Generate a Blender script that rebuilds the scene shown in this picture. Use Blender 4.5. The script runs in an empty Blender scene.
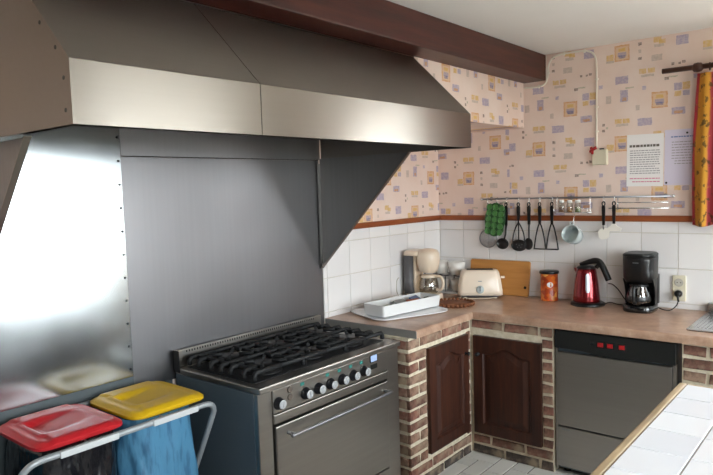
import bpy, bmesh, math, random
from mathutils import Vector, Matrix
random.seed(7)
sc = bpy.context.scene
C = sc.collection
PI = math.pi

# ------------------------------------------------------------------ camera
CAM = (2.5531, -4.0556, 1.6400); YAW, PITCH, ROLL, FPX = map(float, (39.6407, -4.3269, -1.8113, 638.83))
def cam_axes():
    a, p, r = math.radians(YAW), math.radians(PITCH), math.radians(ROLL)
    f = Vector((-math.sin(a)*math.cos(p), math.cos(a)*math.cos(p), math.sin(p)))
    rt = Vector((math.cos(a), math.sin(a), 0)); u = rt.cross(f)
    return f, rt*math.cos(r)+u*math.sin(r), u*math.cos(r)-rt*math.sin(r)
f_, r_, u_ = cam_axes()
cd = bpy.data.cameras.new('camera'); cam = bpy.data.objects.new('camera', cd); C.objects.link(cam)
cd.sensor_width = 36; cd.lens = 36*FPX/713; cd.clip_start = .02
cam.matrix_world = Matrix(((r_.x, u_.x, -f_.x, CAM[0]), (r_.y, u_.y, -f_.y, CAM[1]), (r_.z, u_.z, -f_.z, CAM[2]), (0, 0, 0, 1)))
sc.camera = cam

# ------------------------------------------------------------------ daylight and exposure
sc.view_settings.view_transform = 'Standard'; sc.view_settings.look = 'None'
sc.view_settings.gamma = 1.0; sc.view_settings.use_curve_mapping = False
sc.view_settings.exposure = 1.15
sc.cycles.use_denoising = True; sc.cycles.max_bounces = 10; sc.cycles.diffuse_bounces = 6
sc.cycles.sample_clamp_indirect = 8
w = bpy.data.worlds.new('overcast'); sc.world = w; w.use_nodes = True
bg = w.node_tree.nodes['Background']; bg.inputs[0].default_value = (.93, .975, 1.02, 1); bg.inputs[1].default_value = 9.0
WIN_B = (1.93, 2.95, 1.22, 2.14)           # window over the sink in the back wall: x0 x1 z0 z1
WIN_R = (-1.95, -.60, .75, 2.02)           # glazed door in the right wall: y0 y1 z0 z1
WIN_FILL = (-4.55, -2.95, .95, 2.12)          # unseen window added in the right wall to brighten the room
RX, RY, RZ = 3.5, -5.2, 2.47               # room extents
def portal(name, loc, rot, sx, sy):
    l = bpy.data.lights.new(name, 'AREA'); l.shape = 'RECTANGLE'; l.size = sx; l.size_y = sy
    l.cycles.is_portal = True
    o = bpy.data.objects.new(name, l); C.objects.link(o); o.location = loc; o.rotation_euler = rot
portal('daylight_back_window', ((WIN_B[0]+WIN_B[1])/2, .2, (WIN_B[2]+WIN_B[3])/2), (-PI/2, 0, 0), WIN_B[1]-WIN_B[0], WIN_B[3]-WIN_B[2])
portal('daylight_right_window', (RX+.2, (WIN_R[0]+WIN_R[1])/2, (WIN_R[2]+WIN_R[3])/2), (0, PI/2, 0), WIN_R[3]-WIN_R[2], WIN_R[1]-WIN_R[0])
portal('daylight_fill_window', (RX+.2, (WIN_FILL[0]+WIN_FILL[1])/2, (WIN_FILL[2]+WIN_FILL[3])/2), (0, PI/2, 0), WIN_FILL[3]-WIN_FILL[2], WIN_FILL[1]-WIN_FILL[0])  # portal of the added fill window

# ------------------------------------------------------------------ materials
def lin(c):
    if isinstance(c, str): c = tuple(int(c[i:i+2], 16) for i in (0, 2, 4))
    return tuple((v/255/12.92 if v/255 <= .04045 else ((v/255+.055)/1.055)**2.4) for v in c)
class NT:
    def __init__(s, name):
        s.m = bpy.data.materials.new(name); s.m.use_nodes = True; s.t = s.m.node_tree
        s.b = s.t.nodes['Principled BSDF']; s.out = s.t.nodes['Material Output']
    def n(s, typ, **kw):
        nd = s.t.nodes.new(typ)
        for k, v in kw.items(): setattr(nd, k, v)
        return nd
    def l(s, a, b): s.t.links.new(a, b)
    def obj(s): return s.n('ShaderNodeTexCoord').outputs['Object']
    def noise(s, scale, detail=3, vec=None, rough=.55):
        nd = s.n('ShaderNodeTexNoise'); nd.inputs['Scale'].default_value = scale; nd.inputs['Detail'].default_value = detail
        nd.inputs['Roughness'].default_value = rough
        s.l(vec if vec is not None else s.obj(), nd.inputs['Vector']); return nd.outputs['Fac']
    def mapping(s, scale=(1, 1, 1), rot=(0, 0, 0), vec=None):
        nd = s.n('ShaderNodeMapping'); nd.inputs['Scale'].default_value = scale; nd.inputs['Rotation'].default_value = rot
        s.l(vec if vec is not None else s.obj(), nd.inputs['Vector']); return nd.outputs['Vector']
    def ramp(s, fac, stops):
        nd = s.n('ShaderNodeValToRGB'); e = nd.color_ramp.elements
        while len(e) < len(stops): e.new(.5)
        for i, (p, c) in enumerate(stops): e[i].position = p; e[i].color = (*lin(c), 1)
        s.l(fac, nd.inputs['Fac']); return nd.outputs['Color']
    def fr(s, fac, a, b, lo=0., hi=1.):
        nd = s.n('ShaderNodeMapRange'); s.l(fac, nd.inputs[0])
        for i, v in enumerate((lo, hi, a, b)): nd.inputs[1+i].default_value = v
        return nd.outputs[0]
    def bump(s, h, st, dist=.002):
        nd = s.n('ShaderNodeBump'); nd.inputs['Strength'].default_value = st; nd.inputs['Distance'].default_value = dist
        s.l(h, nd.inputs['Height']); s.l(nd.outputs['Normal'], s.b.inputs['Normal'])
    def set(s, **kw):
        for k, v in kw.items():
            if hasattr(v, 'is_output'): s.l(v, s.b.inputs[k])
            else: s.b.inputs[k].default_value = v
        return s
M = {}
def plain(name, col, rough=.5, metal=0., vary=0., spec=None, coat=0., bump=0., bscale=40, trans=0., alpha=1.):
    t = NT(name)
    c = lin(col)
    t.set(Roughness=rough, Metallic=metal)
    if vary:
        a = tuple(min(1, v*(1-vary)) for v in c); b = tuple(min(1, v*(1+vary)) for v in c)
        nd = t.n('ShaderNodeMix', data_type='RGBA'); nd.inputs['A'].default_value = (*a, 1); nd.inputs['B'].default_value = (*b, 1)
        t.l(t.noise(bscale*.4, 4), nd.inputs['Factor']); t.l(nd.outputs['Result'], t.b.inputs['Base Color'])
    else: t.b.inputs['Base Color'].default_value = (*c, 1)
    if spec is not None: t.b.inputs['Specular IOR Level'].default_value = spec
    if coat: t.b.inputs['Coat Weight'].default_value = coat; t.b.inputs['Coat Roughness'].default_value = .1
    if bump: t.bump(t.noise(bscale, 3), bump)
    if trans: t.b.inputs['Transmission Weight'].default_value = trans
    if alpha < 1: t.b.inputs['Alpha'].default_value = alpha
    M[name] = t.m; return t.m
def steel(name, col, rough, axis=2, streak=.1, aniso=.0, wave=0.):
    t = NT(name); t.set(Metallic=1.0)
    sca = [40, 40, 40]; sca[axis] = .8
    n1 = t.noise(1.5, 2, t.mapping(tuple(sca)))
    n2 = t.noise(3, 3)
    c = lin(col)
    nd = t.n('ShaderNodeMix', data_type='RGBA')
    nd.inputs['A'].default_value = (*[v*(1-streak) for v in c], 1); nd.inputs['B'].default_value = (*[min(1, v*(1+streak)) for v in c], 1)
    t.l(n1, nd.inputs['Factor']); t.l(nd.outputs['Result'], t.b.inputs['Base Color'])
    t.l(t.fr(n2, rough-.03, rough+.03, .3, .7), t.b.inputs['Roughness'])
    if aniso:
        tg = t.n('ShaderNodeCombineXYZ'); tg.inputs[2].default_value = 1; t.l(tg.outputs[0], t.b.inputs['Tangent']); t.b.inputs['Anisotropic'].default_value = aniso
    if wave:
        t.bump(t.noise(2.2, 1), wave, .02)
    M[name] = t.m; return t.m
steel('steel_splash', '7f7e80', .40, 2, .05, wave=.15)
steel('steel_bright', 'b9bec0', .19, 2, .05, wave=.25)
steel('steel_hood', '9d968e', .33, 1, .03, aniso=.82)
steel('steel_bracket', '9a9896', .45, 2, .08)
steel('steel_dark', '6f6d6b', .42, 2, .10)
steel('steel_stove', 'a8a49e', .33, 1, .08)
plain('steel_side', '56626a', .42, .25, vary=.03, bscale=8)
steel('steel_dish', 'a5a19c', .36, 0, .06)
steel('steel_sink', 'c0c2c4', .25, 0, .05)
plain('chrome', 'd8d8d8', .12, 1.0)
plain('grey_metal', '9a9ca0', .32, 1.0)
plain('grey_strip', '8c8a86', .45, .0)
plain('button_brown', '5f554c', .4)
plain('rivet', '2c2c2e', .5, .6)
plain('black_enamel', '121213', .36, 0, spec=.5)
plain('cast_iron', '141517', .6, 0, bump=.2, bscale=200)
plain('black_plastic', '131314', .32)
plain('black_gloss', '0e0e10', .12, coat=.5)
plain('black_panel', '181a19', .38)
plain('dark_gap', '090909', .8)
plain('knob_black', '15151a', .3)
plain('knob_silver', 'd0d3d6', .35, .5)
plain('display_blue', 'a9bfe6', .3)
plain('green_mark', '2f7a72', .5)
plain('red_switch', 'a8181c', .35)
plain('red_lid', 'c2252c', .4, spec=.35, vary=.06, bscale=20)
plain('yellow_lid', 'dcb01c', .4, spec=.35, vary=.06, bscale=20)
plain('white_plastic', 'dfe0df', .38)
plain('tube_grey', 'a2a7aa', .38, .3)
plain('clip_grey', 'c6cacb', .4)
plain('white_tray', 'e9ebee', .25)
plain('cream_plastic', 'e6d3bc', .32, coat=.2)
plain('cream_toaster', 'ecdcc8', .3, coat=.3)
plain('grey_plastic', '5d5b5c', .45)
plain('socket_cream', 'd8d0b8', .4)
plain('paper_white', 'f0edec', .8)
plain('paper_lilac', 'dcd5e6', .8)
plain('ink_black', '6a645e', .8)
plain('ink_grey', 'a39da2', .8)
plain('ink_pink', 'd8809a', .8)
plain('ink_blue', '6a80b4', .8)
plain('cable_white', 'ece6d8', .5)
plain('cable_black', '151515', .5)
plain('cord_grey', 'b8b2a6', .5)
plain('ceramic_white', 'eceae4', .2)
plain('mug_blue', 'bcc6c5', .22, vary=.05)
plain('green_mould', '2a5629', .4, vary=.15, bscale=60)
plain('green_pale', '4c8443', .3)
plain('kettle_red', '7e0e16', .22, .65, coat=.6)
plain('window_white', 'e8e6e0', .4)
plain('rod_wood', '4a2a1c', .35)
plain('wicker', '7d4a2a', .7)
plain('blade_white', 'f2eee4', .35)
plain('spice_a', '8e5a2e', .8); plain('spice_b', '6c7a3a', .8); plain('spice_c', 'b07c38', .8)
plain('paving', 'a9a49a', .9, vary=.1, bscale=6)
plain('packet_green', '5a7550', .5); plain('packet_blue', '5a6f94', .4); plain('packet_red', 'a8654c', .4); plain('packet_grey', '9aa0a0', .4); plain('packet_dark', '38423a', .5)
plain('wall_grey', '565e61', .8, vary=.05, bscale=6)
plain('wall_behind', '6a5b4e', .9); plain('wall_rest', 'a8937f', .9)
def glass(name, tint=(1, 1, 1), mixf=.08, rough=.02):
    t = NT(name); nt = t.t
    tr = t.n('ShaderNodeBsdfTransparent'); tr.inputs[0].default_value = (*tint, 1)
    gl = t.n('ShaderNodeBsdfGlossy'); gl.inputs['Roughness'].default_value = rough
    mx = t.n('ShaderNodeMixShader'); mx.inputs[0].default_value = mixf
    t.l(tr.outputs[0], mx.inputs[1]); t.l(gl.outputs[0], mx.inputs[2]); t.l(mx.outputs[0], t.out.inputs['Surface'])
    M[name] = t.m
glass('window_glass', (.96, .98, .98), .06)
glass('jar_glass', (.86, .88, .86), .18)
glass('carafe_glass', (.70, .66, .58), .2)
glass('carafe_dark', (.30, .31, .33), .2)
def bag_mat(name, col, rough, trans):
    t = NT(name); t.set(Roughness=rough); t.b.inputs['Base Color'].default_value = (*lin(col), 1)
    t.b.inputs['Specular IOR Level'].default_value = .6
    nz = t.noise(9, 3, t.mapping((1, 1, .45)), .5); t.bump(nz, .9, .04)
    if 'blue' in name:
        pn = t.noise(42, 3, t.mapping((1, 1, .18)), .6); nd = t.n('ShaderNodeMix', data_type='RGBA')
        t.l(t.fr(pn, 0, .75, .50, .62), nd.inputs['Factor']); nd.inputs['A'].default_value = (*lin(col), 1); nd.inputs['B'].default_value = (*lin('3d6f96'), 1); t.l(nd.outputs['Result'], t.b.inputs['Base Color'])
    if trans:
        tl = t.n('ShaderNodeBsdfTranslucent'); tl.inputs[0].default_value = (*lin(col), 1)
        mx = t.n('ShaderNodeMixShader'); mx.inputs[0].default_value = trans
        t.l(t.b.outputs[0], mx.inputs[1]); t.l(tl.outputs[0], mx.inputs[2]); t.l(mx.outputs[0], t.out.inputs['Surface'])
    M[name] = t.m
bag_mat('bag_black', '141418', .22, 0); bag_mat('bag_blue', '5f9ec4', .35, .3); bag_mat('bag_cyan', '58b6d6', .35, .2)
def wood(name, stops, axis=2, scale=6, rough=.35, coat=0., stretch=12):
    t = NT(name); sca = [stretch]*3; sca[axis] = 1.0
    n1 = t.noise(scale*.35, 5, t.mapping(tuple(sca)), .6)
    t.set(**{'Base Color': t.ramp(n1, stops), 'Roughness': rough})
    if coat: t.b.inputs['Coat Weight'].default_value = coat; t.b.inputs['Coat Roughness'].default_value = .15
    t.bump(n1, .12); M[name] = t.m
wood('door_wood', [(.3, '2a130b'), (.5, '3d1d11'), (.7, '4e2817')], 2, 8, .5, 0)
wood('beam_wood', [(.3, '321410'), (.5, '451d16'), (.72, '55281c')], 1, 6, .42)
wood('trim_wood_x', [(.3, '7d3f20'), (.6, '955029'), (.8, 'a45c31')], 0, 6, .35)
wood('trim_wood_y', [(.3, '7d3f20'), (.6, '955029'), (.8, 'a45c31')], 1, 6, .35)
wood('board_wood', [(.3, 'b27636'), (.55, 'c48a48'), (.75, 'cf9858')], 0, 5, .45)
wood('edge_wood', [(.25, '8f795a'), (.5, 'b8a07c'), (.75, 'cdbb9c')], 1, 6, .5)
def ceiling_mat():
    t = NT('ceiling_paint'); n1 = t.noise(1.2, 3)
    t.set(**{'Base Color': t.ramp(n1, [(.3, 'e8e6e2'), (.7, 'f0eeea')]), 'Roughness': .9}); t.bump(t.noise(60, 3), .08); M['ceiling_paint'] = t.m
ceiling_mat()
def tile_mat(name, a, b, rough):
    t = NT(name); oi = t.n('ShaderNodeObjectInfo')
    t.set(**{'Base Color': t.ramp(oi.outputs['Random'], [(0, a), (1, b)]), 'Roughness': rough}); t.bump(t.noise(9, 2), .08, .004); M[name] = t.m
tile_mat('wall_tile', 'e2dfde', 'ebe8e6', .16)
tile_mat('island_tile', 'e6e8ee', 'eff1f5', .14)
tile_mat('floor_tile', 'd2d1cc', 'e2e0da', .3)
plain('grout', 'd3ccc0', .9, vary=.08, bscale=30)
plain('grout_island', 'a89c8a', .9, vary=.1, bscale=30)
plain('grout_dark', '4e4a44', .9)
def brick_mat(name, stops):
    t = NT(name); oi = t.n('ShaderNodeObjectInfo')
    base = t.ramp(oi.outputs['Random'], stops)
    nz = t.noise(28, 5)
    nd = t.n('ShaderNodeMix', data_type='RGBA', blend_type='MULTIPLY'); nd.inputs['Factor'].default_value = 1
    t.l(base, nd.inputs['A']); t.l(t.ramp(nz, [(.3, '9a9490'), (.6, 'ffffff')]), nd.inputs['B'])
    n2 = t.noise(9, 4)
    mx = t.n('ShaderNodeMix', data_type='RGBA'); t.l(t.fr(n2, 0, .7, .54, .72), mx.inputs['Factor']); t.l(nd.outputs['Result'], mx.inputs['A']); mx.inputs['B'].default_value = (*lin('b9a68c'), 1)
    t.set(**{'Base Color': mx.outputs['Result'], 'Roughness': .85}); t.bump(nz, .6, .004); M[name] = t.m
brick_mat('brick', [(0, '785446'), (.3, '946455'), (.55, 'a08470'), (.8, '87604f'), (1, '6f4e42')])
brick_mat('brick_dark', [(0, '4c4440'), (.5, '5e5048'), (1, '6a5c52')])  # bottom course: bricks of a darker grey-brown colour
def mortar_mat():
    t = NT('mortar'); nz = t.noise(35, 5)
    t.set(**{'Base Color': t.ramp(nz, [(.3, 'cabda2'), (.7, 'e8dfca')]), 'Roughness': .95}); t.bump(nz, .8, .005); M['mortar'] = t.m
mortar_mat()
def counter_mat():
    t = NT('worktop_laminate'); n1 = t.noise(7, 6, None, .65); n2 = t.noise(45, 4)
    a = t.ramp(n1, [(.3, '8c6a55'), (.5, 'b09078'), (.7, 'ccb29c')]); b = t.ramp(n2, [(.3, 'a87f6a'), (.7, 'caab96')])
    nd = t.n('ShaderNodeMix', data_type='RGBA'); nd.inputs['Factor'].default_value = .3; t.l(a, nd.inputs['A']); t.l(b, nd.inputs['B'])
    t.set(**{'Base Color': nd.outputs['Result'], 'Roughness': .3}); M['worktop_laminate'] = t.m
counter_mat()
def floor_mat():
    t = NT('floor_far'); br = t.n('ShaderNodeTexBrick'); t.l(t.obj(), br.inputs['Vector'])
    br.inputs['Scale'].default_value = 1; br.inputs['Brick Width'].default_value = .2; br.inputs['Row Height'].default_value = .1; br.inputs['Mortar Size'].default_value = .004
    br.inputs['Color1'].default_value = (*lin('c3c3be'), 1); br.inputs['Color2'].default_value = (*lin('d3d2cc'), 1); br.inputs['Mortar'].default_value = (*lin('77736c'), 1)
    t.set(**{'Base Color': br.outputs['Color'], 'Roughness': .4}); M['floor_far'] = t.m
floor_mat()
def curtain_mat():
    t = NT('curtain_fabric'); sp = t.n('ShaderNodeSeparateXYZ'); t.l(t.n('ShaderNodeTexCoord').outputs['UV'], sp.inputs[0])
    nz = t.noise(5, 3)
    ad = t.n('ShaderNodeMath', operation='MULTIPLY_ADD'); t.l(nz, ad.inputs[0]); ad.inputs[1].default_value = .10; t.l(sp.outputs[0], ad.inputs[2])
    stripes = t.ramp(ad.outputs[0], [(0, '9a2630'), (.095, '9c2830'), (.12, 'c98a2a'), (.28, 'd09634'), (.31, 'b0404a'), (.45, 'b8404c'), (.52, 'c85a3a'), (.62, 'd8951f'), (.75, 'b23a46')])
    spots = t.noise(24, 3, t.mapping((1.3, 1, 1)))
    m1 = t.n('ShaderNodeMix', data_type='RGBA'); t.l(t.fr(spots, 0, .85, .56, .62), m1.inputs['Factor']); t.l(stripes, m1.inputs['A']); m1.inputs['B'].default_value = (*lin('4a3a1a'), 1)
    sp2 = t.noise(50, 2)
    m2 = t.n('ShaderNodeMix', data_type='RGBA'); t.l(t.fr(sp2, 0, .8, .66, .72), m2.inputs['Factor']); t.l(m1.outputs['Result'], m2.inputs['A']); m2.inputs['B'].default_value = (*lin('d9a23a'), 1)
    t.set(**{'Base Color': m2.outputs['Result'], 'Roughness': .9}); M['curtain_fabric'] = t.m
curtain_mat()
def tin_mat():
    t = NT('tin_print'); v = t.n('ShaderNodeTexVoronoi'); v.inputs['Scale'].default_value = 38; t.l(t.obj(), v.inputs['Vector'])
    sp = t.n('ShaderNodeSeparateColor'); t.l(v.outputs['Color'], sp.inputs[0])
    t.set(**{'Base Color': t.ramp(sp.outputs[0], [(.0, '8e2a14'), (.35, 'c8551c'), (.6, 'dd7a2a'), (.8, 'a83a1a'), (1, 'e0a050')]), 'Roughness': .3}); M['tin_print'] = t.m
tin_mat()

PX, PZ = .530, .541
OR, BGI, VI, DV, YE, GR, LV, DK, GN = 'd69a58', 'e6c8a6', 'a79bb8', '75739c', 'ddb45e', 'c4b2a6', 'b5a9c2', '7a6358', 'b6b096'
MOT = []
for ax, az in ((0, 0), (.212, .2405)):
    MOT += [(ax, az, .044, .047, OR), (ax, az, .035, .038, BGI), (ax, az+.02, .02, .009, YE), (ax, az-.008, .025, .012, VI), (ax, az-.022, .02, .009, DV)]
MOT += [(.102, .036, .010, .009, DK), (.102, -.006, .008, .010, GR), (.102, -.048, .010, .008, DK),
        (.20, .046, .022, .015, YE), (.225, .033, .018, .012, YE), (.208, .012, .026, .008, GR), (.196, -.056, .029, .018, GR),
        (.331, .024, .032, .026, VI), (.282, -.104, .008, .007, DK), (.318, -.104, .007, .006, DK), (.34, -.100, .009, .007, DK),
        (.118, -.124, .020, .014, YE), (.166, -.124, .020, .014, YE), (.145, -.152, .036, .007, GR),
        (-.002, -.16, .037, .022, VI), (.25, -.183, .012, .008, DK), (.285, -.176, .024, .004, GN), (.126, -.222, .011, .011, LV), (.403, -.188, .012, .012, LV),
        (.012, -.256, .022, .035, VI), (.014, -.276, .012, .010, OR), (.31, -.235, .020, .021, VI), (.354, -.235, .020, .021, YE), (.354, -.276, .018, .014, VI), (.31, -.276, .018, .014, YE),
        (.13, .12, .040, .022, VI), (-.022, .135, .020, .014, YE), (.024, .135, .020, .014, YE), (.0, .112, .036, .007, GR),
        (.313, .168, .036, .020, VI), (.313, .16, .022, .008, OR), (.45, .27, .016, .024, GR), (.09, .207, .011, .016, GR), (.42, .12, .008, .008, DK), (.42, .085, .008, .008, DK), (.44, .1, .006, .006, GN), (.46, -.02, .022, .018, YE), (.46, -.045, .024, .006, GR), (.045, .33, .024, .004, GN)]
def wallpaper(name, axis, u0, v0, seam=None, shift=0.):
    t = NT(name); sp = t.n('ShaderNodeSeparateXYZ'); t.l(t.obj(), sp.inputs[0])
    U, V = sp.outputs[axis], sp.outputs[2]
    if seam is not None:
        lt = t.n('ShaderNodeMath', operation='LESS_THAN'); t.l(U, lt.inputs[0]); lt.inputs[1].default_value = seam
        ma = t.n('ShaderNodeMath', operation='MULTIPLY_ADD'); t.l(lt.outputs[0], ma.inputs[0]); ma.inputs[1].default_value = -shift; t.l(V, ma.inputs[2]); V = ma.outputs[0]
    cb = t.n('ShaderNodeCombineXYZ'); t.l(U, cb.inputs[0]); t.l(V, cb.inputs[1])
    nz = t.n('ShaderNodeTexNoise'); nz.inputs['Scale'].default_value = 55; t.l(t.obj(), nz.inputs['Vector'])
    sc1 = t.n('ShaderNodeVectorMath', operation='MULTIPLY_ADD'); t.l(nz.outputs['Color'], sc1.inputs[0]); sc1.inputs[1].default_value = (.008, .008, 0); t.l(cb.outputs[0], sc1.inputs[2])
    uv = sc1.outputs[0]
    col = t.ramp(t.noise(6, 4), [(.3, 'e8d0c2'), (.7, 'eedbd0')])
    fade = t.fr(t.noise(70, 3), .5, .88, .35, .65)
    for dx, dz, hw, hh, c in MOT:
        s1 = t.n('ShaderNodeVectorMath', operation='SUBTRACT'); t.l(uv, s1.inputs[0]); s1.inputs[1].default_value = (u0+dx+.004, v0+dz+.004, 0)
        wr = t.n('ShaderNodeVectorMath', operation='WRAP'); t.l(s1.outputs[0], wr.inputs[0]); wr.inputs[1].default_value = (PX/2, PZ/2, 1); wr.inputs[2].default_value = (-PX/2, -PZ/2, -1)
        ml = t.n('ShaderNodeVectorMath', operation='MULTIPLY'); t.l(wr.outputs[0], ml.inputs[0]); ml.inputs[1].default_value = (1/hw, 1/hh, 0)
        ab = t.n('ShaderNodeVectorMath', operation='ABSOLUTE'); t.l(ml.outputs[0], ab.inputs[0])
        s2 = t.n('ShaderNodeSeparateXYZ'); t.l(ab.outputs[0], s2.inputs[0])
        mx = t.n('ShaderNodeMath', operation='MAXIMUM'); t.l(s2.outputs[0], mx.inputs[0]); t.l(s2.outputs[1], mx.inputs[1])
        lt = t.n('ShaderNodeMath', operation='LESS_THAN'); t.l(mx.outputs[0], lt.inputs[0]); lt.inputs[1].default_value = 1
        fm = t.n('ShaderNodeMath', operation='MULTIPLY'); t.l(lt.outputs[0], fm.inputs[0]); t.l(fade, fm.inputs[1])
        mc = t.n('ShaderNodeMix', data_type='RGBA'); t.l(fm.outputs[0], mc.inputs['Factor']); t.l(col, mc.inputs['A']); mc.inputs['B'].default_value = (*lin(c), 1)
        col = mc.outputs['Result']
    t.set(**{'Base Color': col, 'Roughness': .75}); t.bump(t.noise(120, 2), .1); M[name] = t.m
wallpaper('wallpaper_back', 0, 1.313, 1.865, .57, -.174)
wallpaper('wallpaper_left', 1, -.318, 1.465)
wallpaper('wallpaper_soffit', 1, -.66, 2.02)

# ------------------------------------------------------------------ mesh helpers
class MB:
    def __init__(s): s.v = []; s.f = []; s.sm = []
    def add(s, vs, fs, smooth=False):
        o = len(s.v); s.v += [tuple(v) for v in vs]
        for f in fs: s.f.append(tuple(i+o for i in f)); s.sm.append(smooth)
        return s
    def box(s, x0, x1, y0, y1, z0, z1):
        vs = [(x, y, z) for x in (x0, x1) for y in (y0, y1) for z in (z0, z1)]
        return s.add(vs, [(0, 1, 3, 2), (4, 6, 7, 5), (0, 4, 5, 1), (2, 3, 7, 6), (0, 2, 6, 4), (1, 5, 7, 3)])
    def prism(s, pts, axis, a, b, smooth=False):
        # pts are 2D in the other two axes in order; axis 'x': (y,z), 'y': (x,z), 'z': (x,y)
        def mk(p, t): return {'x': (t, p[0], p[1]), 'y': (p[0], t, p[1]), 'z': (p[0], p[1], t)}[axis]
        n = len(pts); vs = [mk(p, a) for p in pts]+[mk(p, b) for p in pts]
        o = len(s.v); s.v += vs
        s.f.append(tuple(o+i for i in range(n))); s.sm.append(False)
        s.f.append(tuple(o+n+i for i in reversed(range(n)))); s.sm.append(False)
        for i in range(n):
            j = (i+1) % n; s.f.append((o+i, o+n+i, o+n+j, o+j)); s.sm.append(smooth)
        return s
    def loft(s, rings, cap0=True, cap1=True, smooth=True, closed=True):
        n = len(rings[0]); o = len(s.v)
        for r in rings: s.v += [tuple(p) for p in r]
        for k in range(len(rings)-1):
            for i in range(n if closed else n-1):
                j = (i+1) % n; a = o+k*n
                s.f.append((a+i, a+j, a+n+j, a+n+i)); s.sm.append(smooth)
        if cap0: s.f.append(tuple(o+i for i in reversed(range(n)))); s.sm.append(False)
        if cap1: s.f.append(tuple(o+(len(rings)-1)*n+i for i in range(n))); s.sm.append(False)
        return s
    def lathe(s, prof, c=(0, 0, 0), n=28, axis='z', cap0=True, cap1=True):
        def pt(r, h, a):
            ca, sa = r*math.cos(a), r*math.sin(a)
            d = {'z': (ca, sa, h), 'x': (h, ca, sa), 'y': (sa, h, ca)}[axis]
            return (c[0]+d[0], c[1]+d[1], c[2]+d[2])
        return s.loft([[pt(max(r, 1e-5), h, 2*PI*i/n) for i in range(n)] for r, h in prof], cap0, cap1)
    def tube(s, pts, r, n=8, closed=False, radii=None):
        P = [Vector(p) for p in pts]; m = len(P); rings = []; prev = None
        for i in range(m):
            if closed: t = P[(i+1) % m]-P[i-1]
            else: t = P[min(i+1, m-1)]-P[max(i-1, 0)]
            t.normalize()
            if prev is None:
                up = Vector((0, 0, 1)) if abs(t.z) < .9 else Vector((1, 0, 0)); a = t.cross(up).normalized()
            else: a = (prev-t*prev.dot(t)).normalized()
            prev = a; b = t.cross(a); rr = radii[i] if radii else r
            rings.append([P[i]+a*rr*math.cos(2*PI*k/n)+b*rr*math.sin(2*PI*k/n) for k in range(n)])
        if closed: rings.append(rings[0])
        return s.loft(rings, not closed, not closed)
    def xf(s, mat): s.v = [tuple(mat @ Vector(v)) for v in s.v]; return s
    def mesh(s, name, mat):
        me = bpy.data.meshes.new(name); me.from_pydata(s.v, [], s.f); me.validate()
        bm = bmesh.new(); bm.from_mesh(me); bmesh.ops.recalc_face_normals(bm, faces=bm.faces); bm.to_mesh(me); bm.free()
        if len(me.polygons) == len(s.sm):
            me.polygons.foreach_set('use_smooth', s.sm)
        me.materials.append(M[mat]); return me
    def build(s, name, mat, parent=None, bevel=0, seg=2, subsurf=0):
        return link(name, s.mesh(name, mat), parent, bevel, seg, subsurf)
def link(name, me, parent=None, bevel=0, seg=2, subsurf=0, loc=None):
    o = bpy.data.objects.new(name, me); C.objects.link(o)
    if parent: o.parent = parent
    if loc: o.location = loc
    if bevel:
        b = o.modifiers.new('bevel', 'BEVEL'); b.width = bevel; b.segments = seg; b.limit_method = 'ANGLE'; b.angle_limit = math.radians(40)
    if subsurf: m = o.modifiers.new('sub', 'SUBSURF'); m.levels = m.render_levels = subsurf
    return o
def tag(o, label, cat, group=None):
    o['label'] = label; o['category'] = cat
    if group: o['group'] = group
    return o
def struct(o, label=None, cat=None):
    o['kind'] = 'structure'
    if label: o['label'] = label
    if cat: o['category'] = cat
    return o
def thing(name, label, cat, loc=(0, 0, 0), rz=0, group=None):
    o = bpy.data.objects.new(name, None); C.objects.link(o); o.location = loc; o.rotation_euler = (0, 0, rz); o.empty_display_size = .05
    return tag(o, label, cat, group)
def box(*a): return MB().box(*a)
def arc(cx, cy, r, a0, a1, n=6): return [(cx+r*math.cos(math.radians(a0+(a1-a0)*i/n)), cy+r*math.sin(math.radians(a0+(a1-a0)*i/n))) for i in range(n+1)]
def rrect(x0, x1, y0, y1, r, n=5): return arc(x1-r, y1-r, r, 0, 90, n)+arc(x0+r, y1-r, r, 90, 180, n)+arc(x0+r, y0+r, r, 180, 270, n)+arc(x1-r, y0+r, r, 270, 360, n)
def spline(pts, k=6):
    P = [Vector(p) for p in pts]; out = []
    for i in range(len(P)-1):
        p0, p1, p2, p3 = P[max(i-1, 0)], P[i], P[i+1], P[min(i+2, len(P)-1)]
        for j in range(k):
            t = j/k; out.append(.5*((2*p1)+(p2-p0)*t+(2*p0-5*p1+4*p2-p3)*t*t+(3*p1-p0-3*p2+p3)*t**3))
    out.append(P[-1]); return out

# ================================================================== room shell
struct(box(-.02, RX+.2, RY-.2, .02, -.12, -.006).build('floor', 'floor_far'), 'white rectangular floor tiles in a herringbone pattern', 'floor')
floor = bpy.data.objects['floor']
struct(box(-.25, RX+.25, RY-.25, .25, RZ, RZ+.12).build('ceiling', 'ceiling_paint'), 'off-white painted ceiling', 'ceiling')
struct(box(-.25, 0, RY-.2, 0, -.12, RZ).build('wall_left', 'wallpaper_left'), 'left wall with patterned paper over white tiles', 'wall')
wall_left = bpy.data.objects['wall_left']
b = MB(); x0, x1, z0, z1 = WIN_B
b.box(-.25, x0, 0, .25, -.12, RZ).box(x1, RX+.25, 0, .25, -.12, RZ).box(x0, x1, 0, .25, -.12, z0).box(x0, x1, 0, .25, z1, RZ)
struct(b.build('wall_back', 'wallpaper_back'), 'back wall with pink patterned paper over white tiles', 'wall'); wall_back = bpy.data.objects['wall_back']
b = MB(); y0, y1, z0, z1 = WIN_R
fy0, fy1, fz0, fz1 = WIN_FILL
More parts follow.
